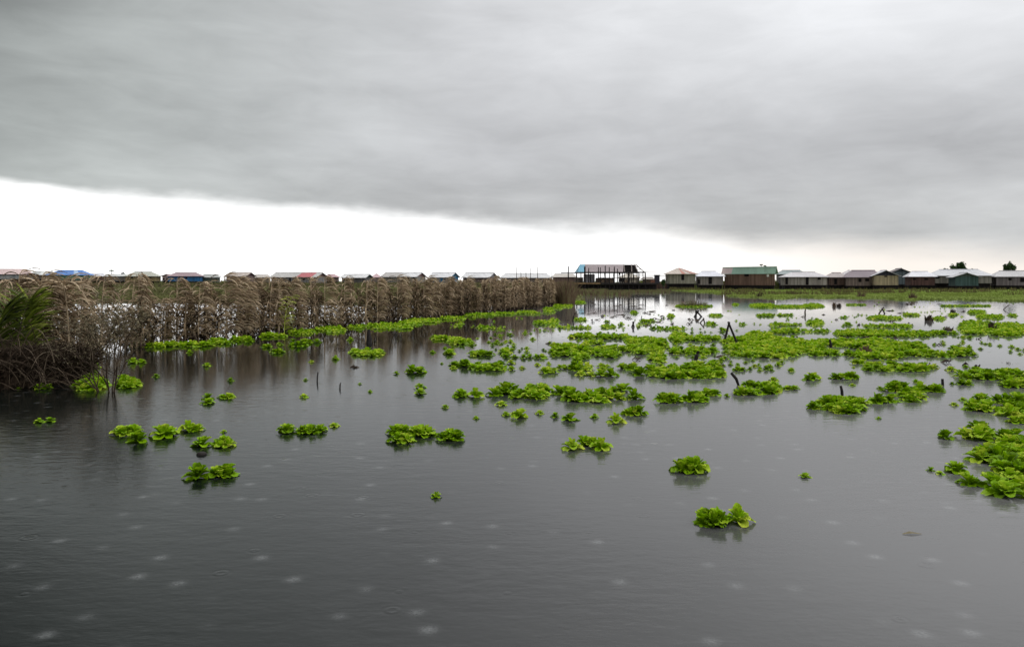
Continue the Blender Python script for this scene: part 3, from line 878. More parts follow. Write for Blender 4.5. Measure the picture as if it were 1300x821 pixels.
fence = empty('frond_fence', fp[2], 0, label='long fence of dry brown palm fronds standing in the water', cat='fence')
variants = []
for k in range(10):
    mb = MB()
    light = k >= 5                       # 0-4 darker rotten fronds, 5-9 pale dry ones
    frond_arrays(mb, (0, 0, 0), random.uniform(1.90, 2.12) if light else random.uniform(1.5, 1.95), Vector((random.uniform(-.12, .16), random.uniform(-.06, .06), 0)), Vector((1, random.uniform(-.3, .3), 0)),
                 150 if light else 120, random.uniform(.44, .62), .30 if light else 0.0, 1.0 if light else .55, random.uniform(.55, .95), random.choice((.05, .1, .2)) if light else .35, wd=.040, rach=.03)
    variants.append(mb)
vmesh = [v.mesh('frond', M['deadfrond']) for v in variants]
s = 0.0
fronds = []
pxs_gap = [(414, 434), (446, 452), (376, 384), (120, 158), (494, 500)]
while s < seg[-1]:
    p, dr = fence_at(s)
    pxp = 650 + p.x / p.y * FPX
    yaw = atan2(dr.y, dr.x) + random.uniform(-.5, .5)
    sc = random.uniform(.88, 1.03)
    if any(a < pxp < b for a, b in pxs_gap): sc *= random.uniform(.40, .6)
    elif random.random() < .15: sc *= .75
    if pxp > 590: sc *= 1.03
    off = Vector((-dr.y, dr.x, 0)) * random.uniform(-.25, .25)
    dark_one = len(fronds) % 2
    if noise.noise(Vector((s * .45, 5, 0))) < -.22: sc *= .72
    fronds.append((p + off, yaw, sc, random.randrange(5) + (0 if dark_one else 5)))
    s += random.uniform(.13, .25) if pxp < 560 else random.uniform(.13, .26)
print('fronds', len(fronds))
rest = MB()
fo = fence.location
for i, (p, yaw, sc, k) in enumerate(fronds):
    if i < 99:
        link('frond', vmesh[k], fence, p - fo, yaw, sc)
    else:
        mt = Matrix.Translation(p - fo) @ Matrix.Rotation(yaw, 4, 'Z') @ Matrix.Scale(sc, 4)
        v = variants[k]
        rest.add([mt @ Vector(q) for q in v.v], v.f, v.t)
tag(rest.build('far_fronds', M['deadfrond'], fence), kind='stuff')
# dark brush packed in at the foot of the fence
bw = MB()
s = 0
while s < seg[-1]:
    p, dr = fence_at(s); p = p - fo
    pxp = 650 + (p.x + fo.x) / (p.y + fo.y) * FPX
    nn = 9 if noise.noise(Vector((s * .8, 0, 0))) > -.1 else 2
    if 120 < pxp < 160: nn = 1
    for _ in range(nn):
        q = p + Vector((random.uniform(-.3, .3), random.uniform(-.3, .3), random.uniform(.0, .95) ** 1.5))
        if random.random() < .35: q.z = -.02
        v = Vector((random.uniform(-1, 1), random.uniform(-1, 1), random.uniform(-.2, .9))).normalized()
        L_ = random.uniform(.12, .5)
        wv = Vector((1, .2, random.uniform(-.5, .5))).normalized()
        b2 = v * L_
        bw.ribbon([q, q + b2 * .5 + Vector((0, 0, .03)), q + b2], wv, [.03, .04, .008], random.random() ** 1.5)
    s += .045
tag(bw.build('brushwood', M['brush'], fence), kind='stuff')

# one still greenish frond in the fence
mb = MB()
p, dr = fence_at(0)
frond_arrays(mb, (0, 0, 0), 1.35, Vector((.22, 0, 0)), Vector((1, .1, 0)), 46, .34, .55, 1.0, .5, .5, wd=.03)
g0 = gp(361, 423)
o = mb.build('green_frond', M['greenfrond'], fence, loc=g0 - fo)
tag(o, label='greenish yellow drooping frond')

# end clump of brown reeds
def reed_clump(name, label, cat, px0, px1, py, top, mat, n, d=None, H=None, dep=2.0, t0=.0, t1=1.0, arch=.25, parts=True):
    d = d or gd(py)
    x0, x1 = wx(px0, d), wx(px1, d); H = H or wz(top, d)
    cx = (x0 + x1) / 2; hw = (x1 - x0) / 2
    mb = MB()
    for _ in range(n):
        a = random.uniform(-1, 1); b = random.uniform(-1, 1)
        if a * a + b * b > 1: continue
        bx, by = a * hw * .85, b * dep
        hh = H * random.uniform(.55, 1.05) * (1 - .25 * a * a)
        l = Vector((a * .3 + random.uniform(-arch, arch), random.uniform(-.2, .2), 0)) * hh
        pts = [Vector((bx, by, -.05)) + l * (k * k) + Vector((0, 0, hh * (k - .15 * k * k * k) / .85)) for k in (0, .35, .65, 1)]
        mb.ribbon(pts, Vector((cos(random.uniform(-.8, .8)), .3, 0)).normalized(), [.02, .03, .03, .005], random.uniform(t0, t1))
    o = mb.build(name, mat, loc=(cx, d, 0))
    return tag(o, label, cat)


reed_clump('reed_clump', 'dense clump of reddish brown reeds at the far end of the frond fence', 'reeds', 701, 731, 386, 355, M['reed'], 2600, dep=3.5, t1=.7)

# ------------------------------------------------------------------ left foreground: green frond, brown fronds, dry mound, bare bush
DF = 14.0
mb = MB()
base = Vector((wx(-24, DF), DF - .6, 0))
def green_leaf(mb, p, v, L, t, wd=.05, g=.10):
    pts = [p.copy()]; q = p.copy(); v = v.normalized()
    for k in range(5):
        v = (v + Vector((0, 0, -g))).normalized(); q = q + v * L / 5; pts.append(q.copy())
    mb.ribbon(pts, Vector((random.uniform(-.2, .2), random.uniform(.4, 1), random.uniform(.2, .9))).cross(v).normalized(), [wd * .6, wd, wd, wd * .8, wd * .5, .004], t)
mb.tube([base, base + Vector((.04, 0, .6)), base + Vector((.12, -.1, 1.1)), base + Vector((.22, -.1, 1.5))], [.035, .03, .02, .01], 6, .4)
for i in range(80):
    s = i / 80
    p = base + Vector((.22 * s * s, 0, .10 + 1.4 * s))
    for sg in (1, 1, -1):
        v = Vector((sg * random.uniform(.75, 1), random.uniform(-.4, .1), random.uniform(.5, .8)))
        green_leaf(mb, p, v, random.uniform(.55, .85) * (1 - .3 * s * s), min(1, max(0, random.gauss(.75 if s > .35 else .3, .30))), wd=.05, g=.02)
tag(mb.build('palm_frond', M['greenfrond']), 'fresh green palm frond with yellow edged leaflets at the left edge', 'palm frond')

mats_l = [('dark olive palm frond drooping right of the fresh green frond', 26, 466, 1.75, .1, M['greenfrond'], .10, .75, 1),
          ('dark brown drying frond standing between the green frond and pale arched frond', 44, 462, 1.78, .05, M['deadfrond'], .0, .45, 1),
          ('brown drying frond just left of the pale arched frond', 64, 460, 1.62, .0, M['deadfrond'], .05, .5, -1),
          ('tall pale brown arched frond with leaflets hanging to the right', 88, 462, 1.9, -.12, M['deadfrond'], .45, 1.0, 1),
          ('dark leaning frond low beside the green frond at the left edge', -6, 468, 1.6, .15, M['greenfrond'], .0, .4, 1)]
for (lab, px_, py_, H, ln, mt, t0, t1, sd_) in mats_l:
    mb = MB(); p = gp(px_, py_)
    grn = mt is M['greenfrond']
    frond_arrays(mb, (0, 0, 0), H * (.85 if grn else 1), Vector((ln, .05, 0)), Vector((sd_, .15, 0)), 150, .60 if grn else .72, t0, t1, .22 if grn else .8, .2 if grn else .3, up=1.3 if grn else .9, wd=.038, rach=.028)
    tag(mb.build('palm_frond', mt, loc=p), lab, 'palm frond')

mound = reed_clump('dry_brush_mound', 'mound of tangled dark brown dead brush at the left water edge', 'brush', -40, 112, 488, 440, M['brush'], 4200, d=gd(488) + .5, H=.66, dep=1.1, t0=.0, t1=.55, arch=.9)
mb = MB()
for _ in range(420):     # pale arching dead stems on the mound
    a = random.uniform(-1, 1)
    hw = .072 * 13.2
    p = Vector((a * 1.0, random.uniform(-1.25, .6), random.uniform(0, .45) * random.random()))
    v = Vector((random.uniform(-1, 1), random.uniform(-.5, .2), random.uniform(.6, 1.6))).normalized()
    pts = [p.copy()]; q = p.copy()
    for k in range(7):
        v = (v + Vector((0, 0, -.28))).normalized(); q = q + v * random.uniform(.10, .17); q.z = max(q.z, .02); pts.append(q.copy())
    mb.tube(pts, [.010, .009, .008, .007, .006, .005, .004, .003], 4, random.random())
mb.build('arching_stems', M['brush'], mound)
mound['label'] = 'mound of tangled dark brown dead brush at the left water edge'

# bare bush standing in the water
bush = empty('bare_bush', gp(140, 497), 0, label='bare twiggy bush with small dry leaves standing in the water', cat='bush')
stems, fol = MB(), MB()
def branch(p, v, L, r_, depth):
    pts = [p.copy()]; q = p.copy()
    for k in range(4):
        v = (v + Vector((random.uniform(-1, 1), random.uniform(-1, 1), random.uniform(-.6, .8))) * .16).normalized()
        q = q + v * L / 4; pts.append(q.copy())
    stems.tube(pts, [r_ * (1 - .12 * k) for k in range(5)], 5 if depth < 2 else 4, random.uniform(.3, .9), cap=False)
    if depth >= 2:
        for _ in range(8):
            p2 = pts[random.randrange(1, 5)] + Vector((random.uniform(-.05, .05), random.uniform(-.05, .05), random.uniform(-.05, .05)))
            a = Vector((random.uniform(-1, 1), random.uniform(-1, 1), random.uniform(-.7, .7))).normalized()
            b = a.cross(Vector((.3, random.uniform(-1, 1), 1))).normalized(); s_ = random.uniform(.012, .026)
            fol.add([p2 - a * s_, p2 + b * s_ * .5, p2 + a * s_, p2 - b * s_ * .5], [(0, 1, 2, 3)], random.random())
    if depth < 4:
        for _ in range(3 if depth < 3 else 2):
            st_ = pts[random.randrange(2, 5)]
            v2 = (v + Vector((random.uniform(-1, 1), random.uniform(-1, 1), random.uniform(-.15, .7))) * .75).normalized()
            branch(st_, v2, L * random.uniform(.6, .85), r_ * .55, depth + 1)
for (dx, ln) in ((-.05, -.38), (-.02, -.08), (.03, .10), (.06, .26), (-.03,-.6)):
    branch(Vector((dx, random.uniform(-.06, .06), -.3)), Vector((ln, random.uniform(-.2, .2), 1.0)).normalized(), .74, .015, 0)
stems.build('stems', M['brush'], bush)
fol.build('foliage', M['twigleaf'], bush)

# ------------------------------------------------------------------ water lettuce
def rosette(seed, leaves=((8, .95, 16), (8, .86, 38), (6, .70, 60)), nx=4, ny=5, tint=.5):
    rnd = random.Random(seed)
    mb = MB()
    for wi, (n, L, eldeg) in enumerate(leaves):
        for i in range(n):
            a = 2 * pi * (i + .5 * wi) / n + rnd.uniform(-.25, .25)
            e = radians(eldeg + rnd.uniform(-12, 12))
            Lf = L * rnd.uniform(.8, 1.12)
            W = Lf * rnd.uniform(.28, .37)
            out = Vector((cos(a), sin(a), 0)); tan_ = Vector((-sin(a), cos(a), 0))
            vs, ts = [], []
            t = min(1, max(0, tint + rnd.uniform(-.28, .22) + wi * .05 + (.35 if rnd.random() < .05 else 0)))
            ph = rnd.uniform(0, 6.28)
            for iy in range(ny + 1):
                v = iy / ny
                ee = e + (.35 - v * .75)            # cupped: rises, then the tip rolls outwards
                r_ = Lf * v
                wdt = W * (0.14 + .86 * sin(min(1, v * 1.02) * pi * .62) ** 1.1)
                if iy == ny: wdt *= .72
                for ix in range(nx + 1):
                    u = ix / nx * 2 - 1
                    rr = r_ * (1 - .10 * u * u * v)
                    p = out * (rr * cos(e) + .03) + Vector((0, 0, rr * sin(e) - .28 * Lf * v ** 3 * cos(e)))
                    cup = (u * u) * wdt * .42 + .035 * Lf * sin(3 * u * 2 + ph) * v
                    nrm = (Vector((0, 0, 1)) * cos(e) - out * sin(e))
                    p = p + tan_ * u * wdt + nrm * cup
                    vs.append(p * .5)
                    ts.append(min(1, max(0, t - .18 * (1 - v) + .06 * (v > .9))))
            fs = []
            for iy in range(ny):
                for ix in range(nx):
                    q = iy * (nx + 1) + ix
                    fs.append((q, q + 1, q + nx + 2, q + nx + 1))
            mb.add(vs, fs, ts)
    # keep everything above the water
    mb.v = [(x, y, max(z, 0.004 if (x * x + y * y) > .01 else -0.01)) for x, y, z in mb.v]
    return mb


# patches of the photo: key -> label; boxes are (x0, y0, x1, y1) of the visible green, in photo px
LAB = {
 'solo': 'large bright green water lettuce rosettes floating alone nearest the camera',
 'solo2': 'round water lettuce floating alone behind and left of the nearest rosettes',
 'bit1': 'tiny water lettuce floating alone in open water left of the big right hand mat',
 'bit2': 'tiny water lettuce floating alone at the centre of the open foreground water',
 'l1': 'water lettuce nearest the camera on the left, behind it a dark round blob',
 'l2a': 'flat water lettuce, leftmost of the left foreground pairs',
 'l3': 'water lettuce of the left foreground pair, the farther darker clump',
 'l4': 'water lettuce of the left foreground pair, the nearer clump by the dark blob',
 'l5': 'water lettuce in the long low clump alone between the left pairs and the centre',
 'c1': 'water lettuce in the long clump at the centre of the open water',
 'c2': 'water lettuce in the wide bright clump in front of the middle drift',
 'l6': 'water lettuce in the thin clump floating midway to the bare bush',
 'l7': 'single small water lettuce in front of the dark brush mound',
 'bsh': 'water lettuce crowded around the foot of the bare bush',
 'small': 'small scattered water lettuce in the left and centre open water',
 'ma': 'water lettuce in the middle drift that ends beside the centre channel',
 'ma2': 'water lettuce in the broken short row in front of the middle drift',
 'mc': 'water lettuce in the drift with the slanting stick beside it',
 'md': 'water lettuce in the round clump around the short upright stump',
 'me': 'water lettuce in the clump right of the stump clump',
 'mf': 'small water lettuce bits between the stump clump and the right hand mats',
 'mg': 'water lettuce in the thin arc behind the stump clump',
 'ra': 'water lettuce in the farther right edge mat',
 'rb': 'water lettuce in the middle right edge mat',
 'rc': 'water lettuce in the big near mat at the right edge',
 'rd': 'water lettuce at the loose left tip of the big near right mat',
 'far': 'water lettuce in the broad far drifts',
 'fen': 'water lettuce lining the foot of the frond fence',
}
B = []
def add(key, *boxes):
    for b in boxes: B.append((key, *b))
add('solo', (884, 641, 932, 670), (918, 644, 958, 668))
add('solo2', (856, 581, 901, 602))
add('bit1', (1013, 595, 1031, 607)); add('bit2', (545, 621, 562, 632))
add('l1', (232, 589, 270, 610), (258, 587, 297, 607))
add('l2a', (135, 541, 174, 553), (160, 549, 190, 563))
add('l3', (201, 532, 232, 556), (222, 529, 256, 548))
add('l4', (241, 550, 272, 568), (262, 546, 295, 568), (280, 541, 288, 549))
add('l5', (350, 532, 378, 550), (372, 533, 402, 551), (396, 535, 418, 549), (416, 532, 433, 542))
add('c1', (487, 539, 520, 552), (492, 550, 525, 563), (512, 538, 556, 555), (550, 539, 590, 560))
add('c2', (711, 553, 742, 572), (732, 547, 765, 567), (748, 552, 779, 572))
add('l6', (251, 494, 276, 513), (272, 497, 296, 506))
add('l7', (42, 528, 58, 537), (55, 528, 72, 536))
add('bsh', (145, 476, 182, 494), (92, 474, 135, 496), (20, 488, 27, 494), (38, 490, 62, 494), (96, 461, 122, 468))
add('small', (378, 497, 393, 505), (466, 488, 474, 498), (525, 485, 542, 493), (523, 493, 543, 501), (559, 508, 572, 518), (599, 525, 610, 532),
    (498, 467, 508, 475), (512, 466, 545, 474), (391, 453, 400, 460), (417, 448, 430, 459), (384, 475, 392, 483), (287, 472, 298, 484), (193, 474, 204, 479), (454, 484, 460, 488))
add('ma', (577, 490, 620, 505), (616, 487, 668, 503), (645, 490, 705, 507), (665, 484, 700, 500), (700, 488, 735, 502), (716, 494, 775, 511), (765, 494, 815, 508), (772, 486, 815, 498))
add('ma2', (627, 503, 646, 515), (635, 518, 650, 528), (647, 520, 672, 531), (670, 508, 686, 528), (678, 518, 692, 526), (698, 522, 712, 530), (710, 522, 737, 535), (747, 522, 762, 531), (769, 523, 796, 538), (790, 515, 824, 528))
add('mc', (833, 496, 870, 512), (868, 498, 905, 511), (890, 493, 918, 503), (917, 496, 928, 504), (928, 491, 980, 502), (945, 481, 975, 492), (965, 483, 1000, 502), (975, 474, 990, 484), (995, 482, 1018, 495))
add('md', (1022, 506, 1045, 520), (1040, 499, 1108, 524), (1060, 510, 1095, 526))
add('me', (1110, 497, 1145, 514), (1127, 487, 1165, 498), (1142, 488, 1175, 512), (1155, 487, 1202, 498), (1180, 484, 1200, 496))
add('mf', (1157, 481, 1168, 486), (1112, 487, 1122, 494), (1112, 528, 1119, 532), (1204, 482, 1213, 488), (1216, 501, 1229, 509), (1205, 510, 1218, 515), (1219, 480, 1241, 489))
add('mg', (1013, 473, 1052, 483), (1052, 472, 1094, 482), (1077, 482, 1087, 490))
add('ra', (1199, 463, 1216, 471), (1215, 466, 1305, 483), (1265, 478, 1310, 492))
add('rb', (1235, 498, 1310, 512), (1232, 512, 1275, 523), (1270, 505, 1312, 530), (1285, 525, 1315, 538))
add('rd', (1188, 544, 1212, 558), (1213, 537, 1243, 558), (1178, 588, 1186, 598), (1190, 594, 1197, 602), (1195, 570, 1240, 603))
add('rc', (1230, 533, 1262, 560), (1235, 558, 1312, 626), (1258, 540, 1318, 600), (1214, 598, 1248, 618), (1240, 592, 1318, 632))
add('far', (443, 439, 489, 452), (439, 428, 450, 432), (544, 442, 555, 448), (566, 441, 585, 450), (558, 457, 564, 462), (570, 455, 600, 466), (595, 457, 645, 471), (596, 443, 630, 452),
    (635, 438, 652, 455), (646, 447, 700, 455), (641, 456, 656, 462), (677, 458, 688, 464), (692, 457, 701, 463), (683, 466, 712, 474), (720, 460, 756, 471), (758, 459, 777, 467),
    (729, 470, 787, 478), (782, 459, 816, 470), (800, 465, 825, 478), (817, 462, 926, 481), (860, 457, 923, 474), (931, 464, 951, 471),
    (1083, 456, 1105, 462), (1092, 458, 1190, 472), (545, 424, 577, 431), (568, 426, 602, 437), (643, 421, 653, 426), (617, 431, 624, 435), (604, 412, 631, 417), (580, 407, 591, 416),
    (677, 405, 710, 413), (697, 402, 710, 416), (706, 412, 753, 417), (729, 402, 747, 408), (762, 410, 785, 417), (766, 405, 777, 409), (785, 408, 797, 413), (800, 393, 810, 399),
    (720, 421, 760, 430), (755, 422, 800, 431), (740, 428, 765, 440), (697, 433, 752, 458), (725, 440, 745, 460), (745, 436, 822, 455), (793, 425, 822, 438),
    (800, 425, 850, 449), (822, 444, 850, 461), (851, 419, 876, 436), (865, 424, 920, 433), (848, 439, 915, 450), (912, 425, 985, 453), (945, 418, 980, 434), (940, 442, 982, 456),
    (824, 413, 838, 418), (836, 413, 875, 419), (875, 415, 882, 418), (813, 404, 834, 409), (806, 410, 825, 413), (846, 397, 859, 403), (900, 397, 918, 402), (896, 407, 911, 413), (912, 415, 927, 420),
    (932, 416, 939, 420), (938, 408, 949, 413), (956, 397, 985, 402), (929, 384, 940, 388), (951, 384, 985, 391), (857, 386, 905, 390), (960, 386, 1048, 391), (1020, 384, 1046, 391),
    (985, 397, 1010, 401), (975, 408, 1018, 414), (978, 414, 1016, 424), (1024, 403, 1046, 414), (1066, 400, 1082, 406), (1072, 407, 1082, 414), (1096, 410, 1142, 416),
    (1058, 416, 1140, 428), (1015, 416, 1058, 422), (958, 424, 1025, 455), (1000, 428, 1100, 452), (1060, 428, 1150, 454), (1085, 444, 1150, 456), (1073, 385, 1101, 387.5),
    (1100, 399, 1148, 406), (1085, 397, 1098, 400), (1146, 396, 1170, 401), (1184, 400, 1201, 407), (1203, 396, 1220, 402), (1193, 386, 1260, 389), (1228, 392, 1252, 399), (1238, 398, 1275, 405),
    (1280, 397, 1291, 402), (1216, 405, 1265, 425), (1250, 408, 1310, 427), (1120, 409, 1162, 417), (1115, 418, 1220, 428), (1130, 431, 1182, 456), (1160, 438, 1235, 454), (1230, 444, 1243, 452))
add('fen', (162, 455, 195, 461), (236, 444, 246, 448), (257, 460, 269, 465), (329, 435, 344, 441), (341, 441, 360, 448), (363, 433, 390, 440), (368, 429, 412, 435), (350, 432, 360, 438),
    (163, 433, 215, 441), (205, 431, 270, 440), (262, 427, 300, 437), (292, 425, 328, 434), (328, 421, 366, 428), (364, 416, 402, 424), (398, 412, 442, 422), (440, 410, 478, 419), (465, 408, 510, 418),
    (505, 405, 540, 413), (515, 402, 560, 410), (558, 400, 592, 406), (590, 396, 628, 403), (620, 395, 660, 400), (655, 393, 692, 399), (688, 389, 706, 398), (702, 385, 716, 393), (714, 382, 729, 391), (727, 381, 744, 386),
    (0, 448, 60, 457), (504, 412, 526, 418))

placed = {}
ros = []
def try_place(x, y, r_, key, mind):
    c = (int(x // .3), int(y // .3))
    for i in (-1, 0, 1):
        for j in (-1, 0, 1):
            for (a, b) in placed.get((c[0] + i, c[1] + j), ()):
                if (a - x) ** 2 + (b - y) ** 2 < mind * mind: return
    placed.setdefault(c, []).append((x, y))
    ros.append((y, x, r_, key))


rl = random.Random(5)
for (key, x0, y0, x1, y1) in B:
    cxp = (x0 + x1) / 2
    dn = gd(y1)                                    # nearest edge (front leaves touch the water here)
    wm = (x1 - x0) * dn / FPX
    hp = .11
    # far edge: top of the plants seen at y0
    df = (CAM_H - hp) * FPX / (y0 - HZ)
    dep = df - dn
    if wm < .46 and dep < .5:
        r_ = wm / 2
        if r_ < .13:
            try_place(wx(cxp, dn + r_ * .8), dn + r_ * .8, max(.05, r_ * 1.1), key, .05)
        else:
            for (fx, fy, fr_) in ((-.38, .75, .80), (.40, .70, .78), (.02, 1.25, .75), (.0, .40, .62)):
                try_place(wx(cxp, dn) + fx * r_, dn + fy * r_, r_ * fr_ * rl.uniform(.9, 1.15), key, .04)
        continue
    rmin = .12
    dc = dn + .14
    first = True
    while first or dc < df - .05:
        frac = 0 if dep <= .3 else min(1, max(0, (dc - dn) / max(.3, dep)))
        u = 2 * frac - 1
        shrink = (1 - abs(u) ** 3) ** .5 if dep > .5 else .95
        a0, a1 = wx(cxp - (x1 - x0) / 2 * shrink, dc), wx(cxp + (x1 - x0) / 2 * shrink, dc)
        sp = .155
        x = a0 + .12
        while x <= a1 - .10:
            jx, jy = x + rl.uniform(-.06, .06), dc + rl.uniform(-.07, .07)
            hole = noise.noise(Vector((jx * .9, jy * .55, 4.0)))
            edgy = noise.noise(Vector((jx * 2.3, jy * 1.7, 8.0)))
            near_edge = min(jx - a0, a1 - jx) < .35 or abs(u) > .7
            if not (dep > 2.0 and hole < -.24) and not (dep > 1.2 and near_edge and edgy < -.30) and not (key in ('rc', 'rd') and edgy < -.32) and rl.random() > .04:
                try_place(jx, jy, rl.uniform(.12, .195) if key not in ('rc', 'rd', 'c2', 'solo') else rl.uniform(.12, .19), key, .09)
            x += sp
        dc += .165
        first = False
# loose bits drifting between the far patches
for _ in range(520):
    px_ = rl.uniform(560, 1300); py_ = rl.uniform(384, 470)
    nz = noise.noise(Vector((px_ * .012, py_ * .06, 2)))
    if nz < .02: continue
    d_ = gd(py_)
    for k in range(rl.randrange(1, 4)):
        try_place(wx(px_, d_) + rl.uniform(-.4, .4), d_ + rl.uniform(-.3, .3), rl.uniform(.05, .12), 'far', .12)
ros.sort(key=lambda q: q[1] * 0 + q[0] / q[2])      # those that show largest first
print('rosettes', len(ros))
NV = 9
big = [rosette(100 + i, tint=.28 + .055 * i) for i in range(NV)]
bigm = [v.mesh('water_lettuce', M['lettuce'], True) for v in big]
lod1 = [rosette(200 + i, ((7, .95, 16), (6, .85, 40), (5, .7, 62)), 2, 3, .34 + .05 * i) for i in range(8)]
lod2 = [rosette(300 + i, ((6, .95, 16), (5, .75, 50)), 1, 2, .36 + .05 * i) for i in range(8)]
counts = {}
for q in ros[:300]: counts[q[3]] = counts.get(q[3], 0) + 1
print(counts)
stuff = MB()
for i, (y, x, r_, key) in enumerate(ros):
    yaw = rl.uniform(0, 2 * pi)
    sc = r_ / .5 * 1.0
    if i < 300:
        o = link('water_lettuce', bigm[rl.randrange(NV)], None, (x, y, 0), yaw, sc)
        o.scale = (sc, sc, sc * (rl.uniform(1.5, 2.0) if key in ('solo', 'solo2') else rl.uniform(1.15, 1.6)))
        tag(o, LAB[key], 'water lettuce', (LAB[key]) if counts[key] > 1 else None)
        o.rotation_euler = (rl.uniform(-.08, .08), rl.uniform(-.08, .08), yaw)
    else:
        src = lod1 if y < 26 else lod2
        v = src[rl.randrange(8)]
        c, s_ = cos(yaw), sin(yaw); zs = sc * rl.uniform(.95, 1.4)
        yel = .38 if rl.random() < .02 else 0
        dt = .14 * noise.noise(Vector((x * .35, y * .35, 0)))
        stuff.add([(x + (a * c - b * s_) * sc, y + (a * s_ + b * c) * sc, h * zs) for a, b, h in v.v], v.f, [min(1, max(0, t + dt + yel)) for t in v.t])
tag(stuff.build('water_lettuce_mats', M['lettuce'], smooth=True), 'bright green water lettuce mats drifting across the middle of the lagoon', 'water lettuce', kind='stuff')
print('stuff faces', len(stuff.f))

# ------------------------------------------------------------------ sticks, stumps, dead plants in the water
def stick(name, label, pts_px, r0, r1, mat='darkwood', py=None, cat='stick', group=None):
    """pts_px: photo points of the stick from its foot (on the water) to its tip, all at the distance of the foot"""
    d = gd(py or pts_px[0][1])
    base = Vector((wx(pts_px[0][0], d), d, 0))
    pts = [Vector((wx(a, d), d + .02 * i, max(0, wz(b, d)))) - base for i, (a, b) in enumerate(pts_px)]
    pts[0].z = -.15
    t = MB(); n = len(pts)
    t.tube(pts, [r0 + (r1 - r0) * i / (n - 1) for i in range(n)], 7)
    o = t.build(name, M[mat], loc=base)
    return tag(o, label, cat, group)


stick('stick', 'dark stick slanting out of the water beside the central drift', [(942, 489), (935, 481), (929, 473.5)], .028, .024)
stick('stick', 'short dark stick leaning right out of the mat behind the slanting stick', [(882, 457), (885, 451), (887.5, 446)], .05, .035)
stick('stump', 'short dark upright stump in the round clump of lettuce', [(1070, 503), (1069.5, 496), (1068.7, 490)], .024, .018, cat='stump')
stick('stick', 'thin upright stick in the water left of the centre', [(402, 484), (402.6, 478), (403, 472.5)], .014, .01)
stick('stick', 'tiny dark twig standing right of the thin upright stick', [(431, 493), (431.4, 488), (432, 486)], .014, .008)
stick('stump', 'broad dark stake in the water just before the fence', [(468, 436), (468.5, 430), (467.5, 418)], .11, .035, cat='stump')
stick('stump', 'dark post at the far right of the clump beside the stump clump', [(1197.5, 489), (1197.2, 481)], .026, .02, cat='stump')
stick('stick', 'bent dark stick in open water near the far fence end', [(727, 408), (728, 402), (730, 397.5), (732, 398)], .035, .02)
stick('stick', 'thin dark stick left of the forked twig in the far water', [(813, 408), (814, 405), (815, 401)], .025, .015)
stick('stick', 'thin pale stick slanting right in the far right water', [(1271, 393), (1277, 390), (1282, 387)], .03, .02, 'wood')
stick('stick', 'dark green short stake in the broad far drift', [(1055.5, 441), (1055, 436), (1054.3, 431)], .04, .025)
stick('stump', 'grey short stump left of the brown dead plants in the far water', [(1022.5, 400), (1022.2, 396), (1023, 392.5)], .045, .03, 'wood', cat='stump')


def pole_pair(label, legs, r0, mat='darkwood'):
    d = gd(max(l[0][1] for l in legs))
    base = Vector((wx(legs[0][0][0], d), d, 0))
    r = empty('leaning_poles', base, 0, label=label, cat='leaning poles')
    for j, l in enumerate(legs):
        pts = [Vector((wx(a, d), d + .05 * j, max(0, wz(b, d)))) - base for a, b in l]
        pts[0].z = -.1
        t = MB(); t.tube(pts, [r0, r0 * .8], 6); t.build('pole', M[mat], r)


pole_pair('two thin dark poles leaning together in the far drift like an A', [((918, 434), (926, 408.5)), ((938, 435), (925, 408.5))], .035)
pole_pair('pair of short dark sticks meeting in a peak in the far centre water', [((880, 402), (887, 394)), ((893, 401), (884, 394)), ((884, 402), (884.5, 394.5))], .045)
pole_pair('low grey pair of sticks meeting in a peak right of the dark peak', [((886, 410), (894, 404)), ((896, 410), (893, 403.5))], .03, 'wood')
pole_pair('small forked dark twig pair in the bright centre water', [((801, 414), (805, 408)), ((806, 415), (803.5, 408.5))], .035)
pole_pair('slanting brown pole crossed by a short one in the far right water', [((1114, 398), (1122, 390)), ((1125, 398), (1120, 391))], .04, 'wood')


def dead_clump(label, px0, px1, py, top, n=60, mat='brush', cat='dead plant', name='dead_plant', t0=.2, t1=1.0, w_=.04, arch=.5):
    d = gd(py); x0, x1 = wx(px0, d), wx(px1, d); H = wz(top, d); hw = (x1 - x0) / 2
    w_ *= .42; n = int(n * .9)
    mb = MB()
    for _ in range(n):
        a, b = random.uniform(-1, 1), random.uniform(-1, 1)
        hh = H * random.uniform(.45, 1.0) * (1 - .3 * abs(a))
        l = Vector((a * .25 * hw + random.uniform(-arch, arch) * hw, random.uniform(-.1, .1), 0))
        pts = [Vector((a * hw * .6, b * .15, -.05)) + l * k * k + Vector((0, 0, hh * k)) for k in (0, .4, .75, 1)]
        mb.ribbon(pts, Vector((1, random.uniform(-.6, .6), 0)).normalized(), [w_ * .7, w_, w_ * .8, w_ * .3], random.uniform(t0, t1))
    tag(mb.build(name, M[mat], loc=((x0 + x1) / 2, d, 0)), label, cat)


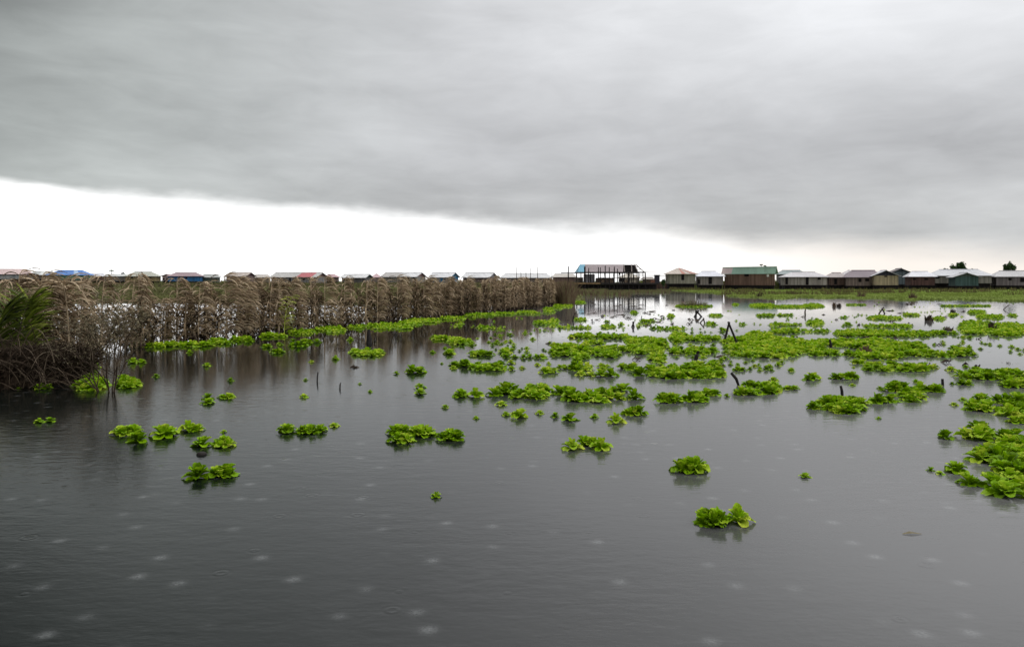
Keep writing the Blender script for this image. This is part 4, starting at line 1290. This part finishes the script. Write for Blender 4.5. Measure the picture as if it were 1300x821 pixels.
dead_clump('red brown withered plant standing in the broad far drift', 1093, 1106, 449, 433, 70, 'reed', w_=.07, t1=.45)
dead_clump('tall dark brown withered plant in the far right drift', 1255, 1265, 420, 402, 50, 'brush', w_=.08, t1=.7)
dead_clump('dark wedge shaped dead plant left of the tall withered plant', 1174, 1185, 407, 396, 50, 'brush', w_=.10)
dead_clump('small dark wedge shaped dead plant in the far right drift', 1200, 1209, 419, 411.5, 40, 'brush', w_=.09)
dead_clump('dark dead tuft on a green patch in the far right water', 1205, 1213, 396, 390, 40, 'brush', w_=.10, t1=.5)
dead_clump('reddish dead plant, left of a pair in the far water', 1057, 1062, 389, 381, 30, 'reed', w_=.09, t1=.3)
dead_clump('dark reddish dead plant, right of a pair in the far water', 1062.5, 1068, 389, 383, 40, 'brush', w_=.10, t1=.5)
dead_clump('low dark twisted dead plant before the right marsh', 1146, 1162, 386.5, 383, 40, 'brush', w_=.08, t1=.5)
dead_clump('loose group of tall green and brown weeds in the far water', 856, 905, 389.5, 378, 230, 'reed', cat='weeds', name='weed_clump', t0=.1, t1=1.0, w_=.06, arch=.15)
dead_clump('brown dead shrub on the left part of the right marsh', 959, 970, 377.5, 369, 60, 'brush', w_=.09)
dead_clump('brown dead shrub standing on the marsh before the cream house', 1152, 1166, 380, 369, 90, 'reed', w_=.10, t1=.4)
dead_clump('grey dead sprig standing in the water right of the far drift', 1276, 1281, 461, 454.5, 14, 'brush', w_=.03)
dead_clump('brown dead shrub on the marsh before the mauve roofed house', 1086, 1100, 378, 367, 70, 'reed', w_=.10, t1=.5)

# dark round floating blob by the left foreground pair
mb = MB()
n = 10
vs = [(0, 0, .032)]
for k, (rr, zz) in enumerate(((.022, .028), (.038, .018), (.042, .0), (.03, -.03))):
    for i in range(n):
        a = 2 * pi * i / n
        j = 1 + .18 * noise.noise(Vector((cos(a) * 2, sin(a) * 2, k)))
        vs.append((cos(a) * rr * j * 1.2, sin(a) * rr * j, zz))
fs = [(0, 1 + i, 1 + (i + 1) % n) for i in range(n)]
for k in range(3):
    for i in range(n):
        a = 1 + k * n + i; b = 1 + k * n + (i + 1) % n
        fs.append((a, a + n, b + n, b))
mb.add(vs, fs)
tag(mb.build('dark_husk', M['darkwood'], smooth=True, loc=gp(256, 577)), 'dark round husk floating between the left foreground lettuce clumps', 'husk')

# small dead leaves and scraps floating
for i in range(95):
    if i < 70:
        px_, py_ = rl.uniform(720, 1290), rl.uniform(384, 416)
        if rl.random() < .5: px_ = rl.uniform(735, 900)
    else:
        px_, py_ = rl.uniform(420, 1280), rl.uniform(425, 470)
    d_ = gd(py_); s_ = rl.uniform(.06, .16) * (1.4 if py_ < 400 else .7)
    mb = MB()
    for k in range(5):
        a = rl.uniform(0, pi); o_ = Vector((rl.uniform(-1, 1), rl.uniform(-.6, .6), 0)) * s_
        L_ = s_ * rl.uniform(.5, 1.3)
        mb.ribbon([o_ + Vector((-L_, 0, .004)), o_ + Vector((0, 0, rl.uniform(.01, .07))), o_ + Vector((L_ * cos(a), L_ * sin(a) * .4, .006))], Vector((.3, 1, .5)).normalized(), [.03, .06, .02], rl.uniform(.0, .6))
    tag(mb.build('plant_scrap', M['brush'], loc=(wx(px_, d_), d_, 0)), 'small dark dead plant scrap floating in the far water', 'plant scrap', 'dead plant scraps floating in the far water')
mb = MB()
mb.ribbon([Vector((-.06, 0, .004)), Vector((0, .01, .012)), Vector((.07, 0, .004))], Vector((0, 1, .1)).normalized(), [.01, .035, .008], .9)
tag(mb.build('floating_leaf', M['twigleaf'], loc=gp(1157, 678)), 'small pale dead leaf floating in the right foreground water', 'leaf')
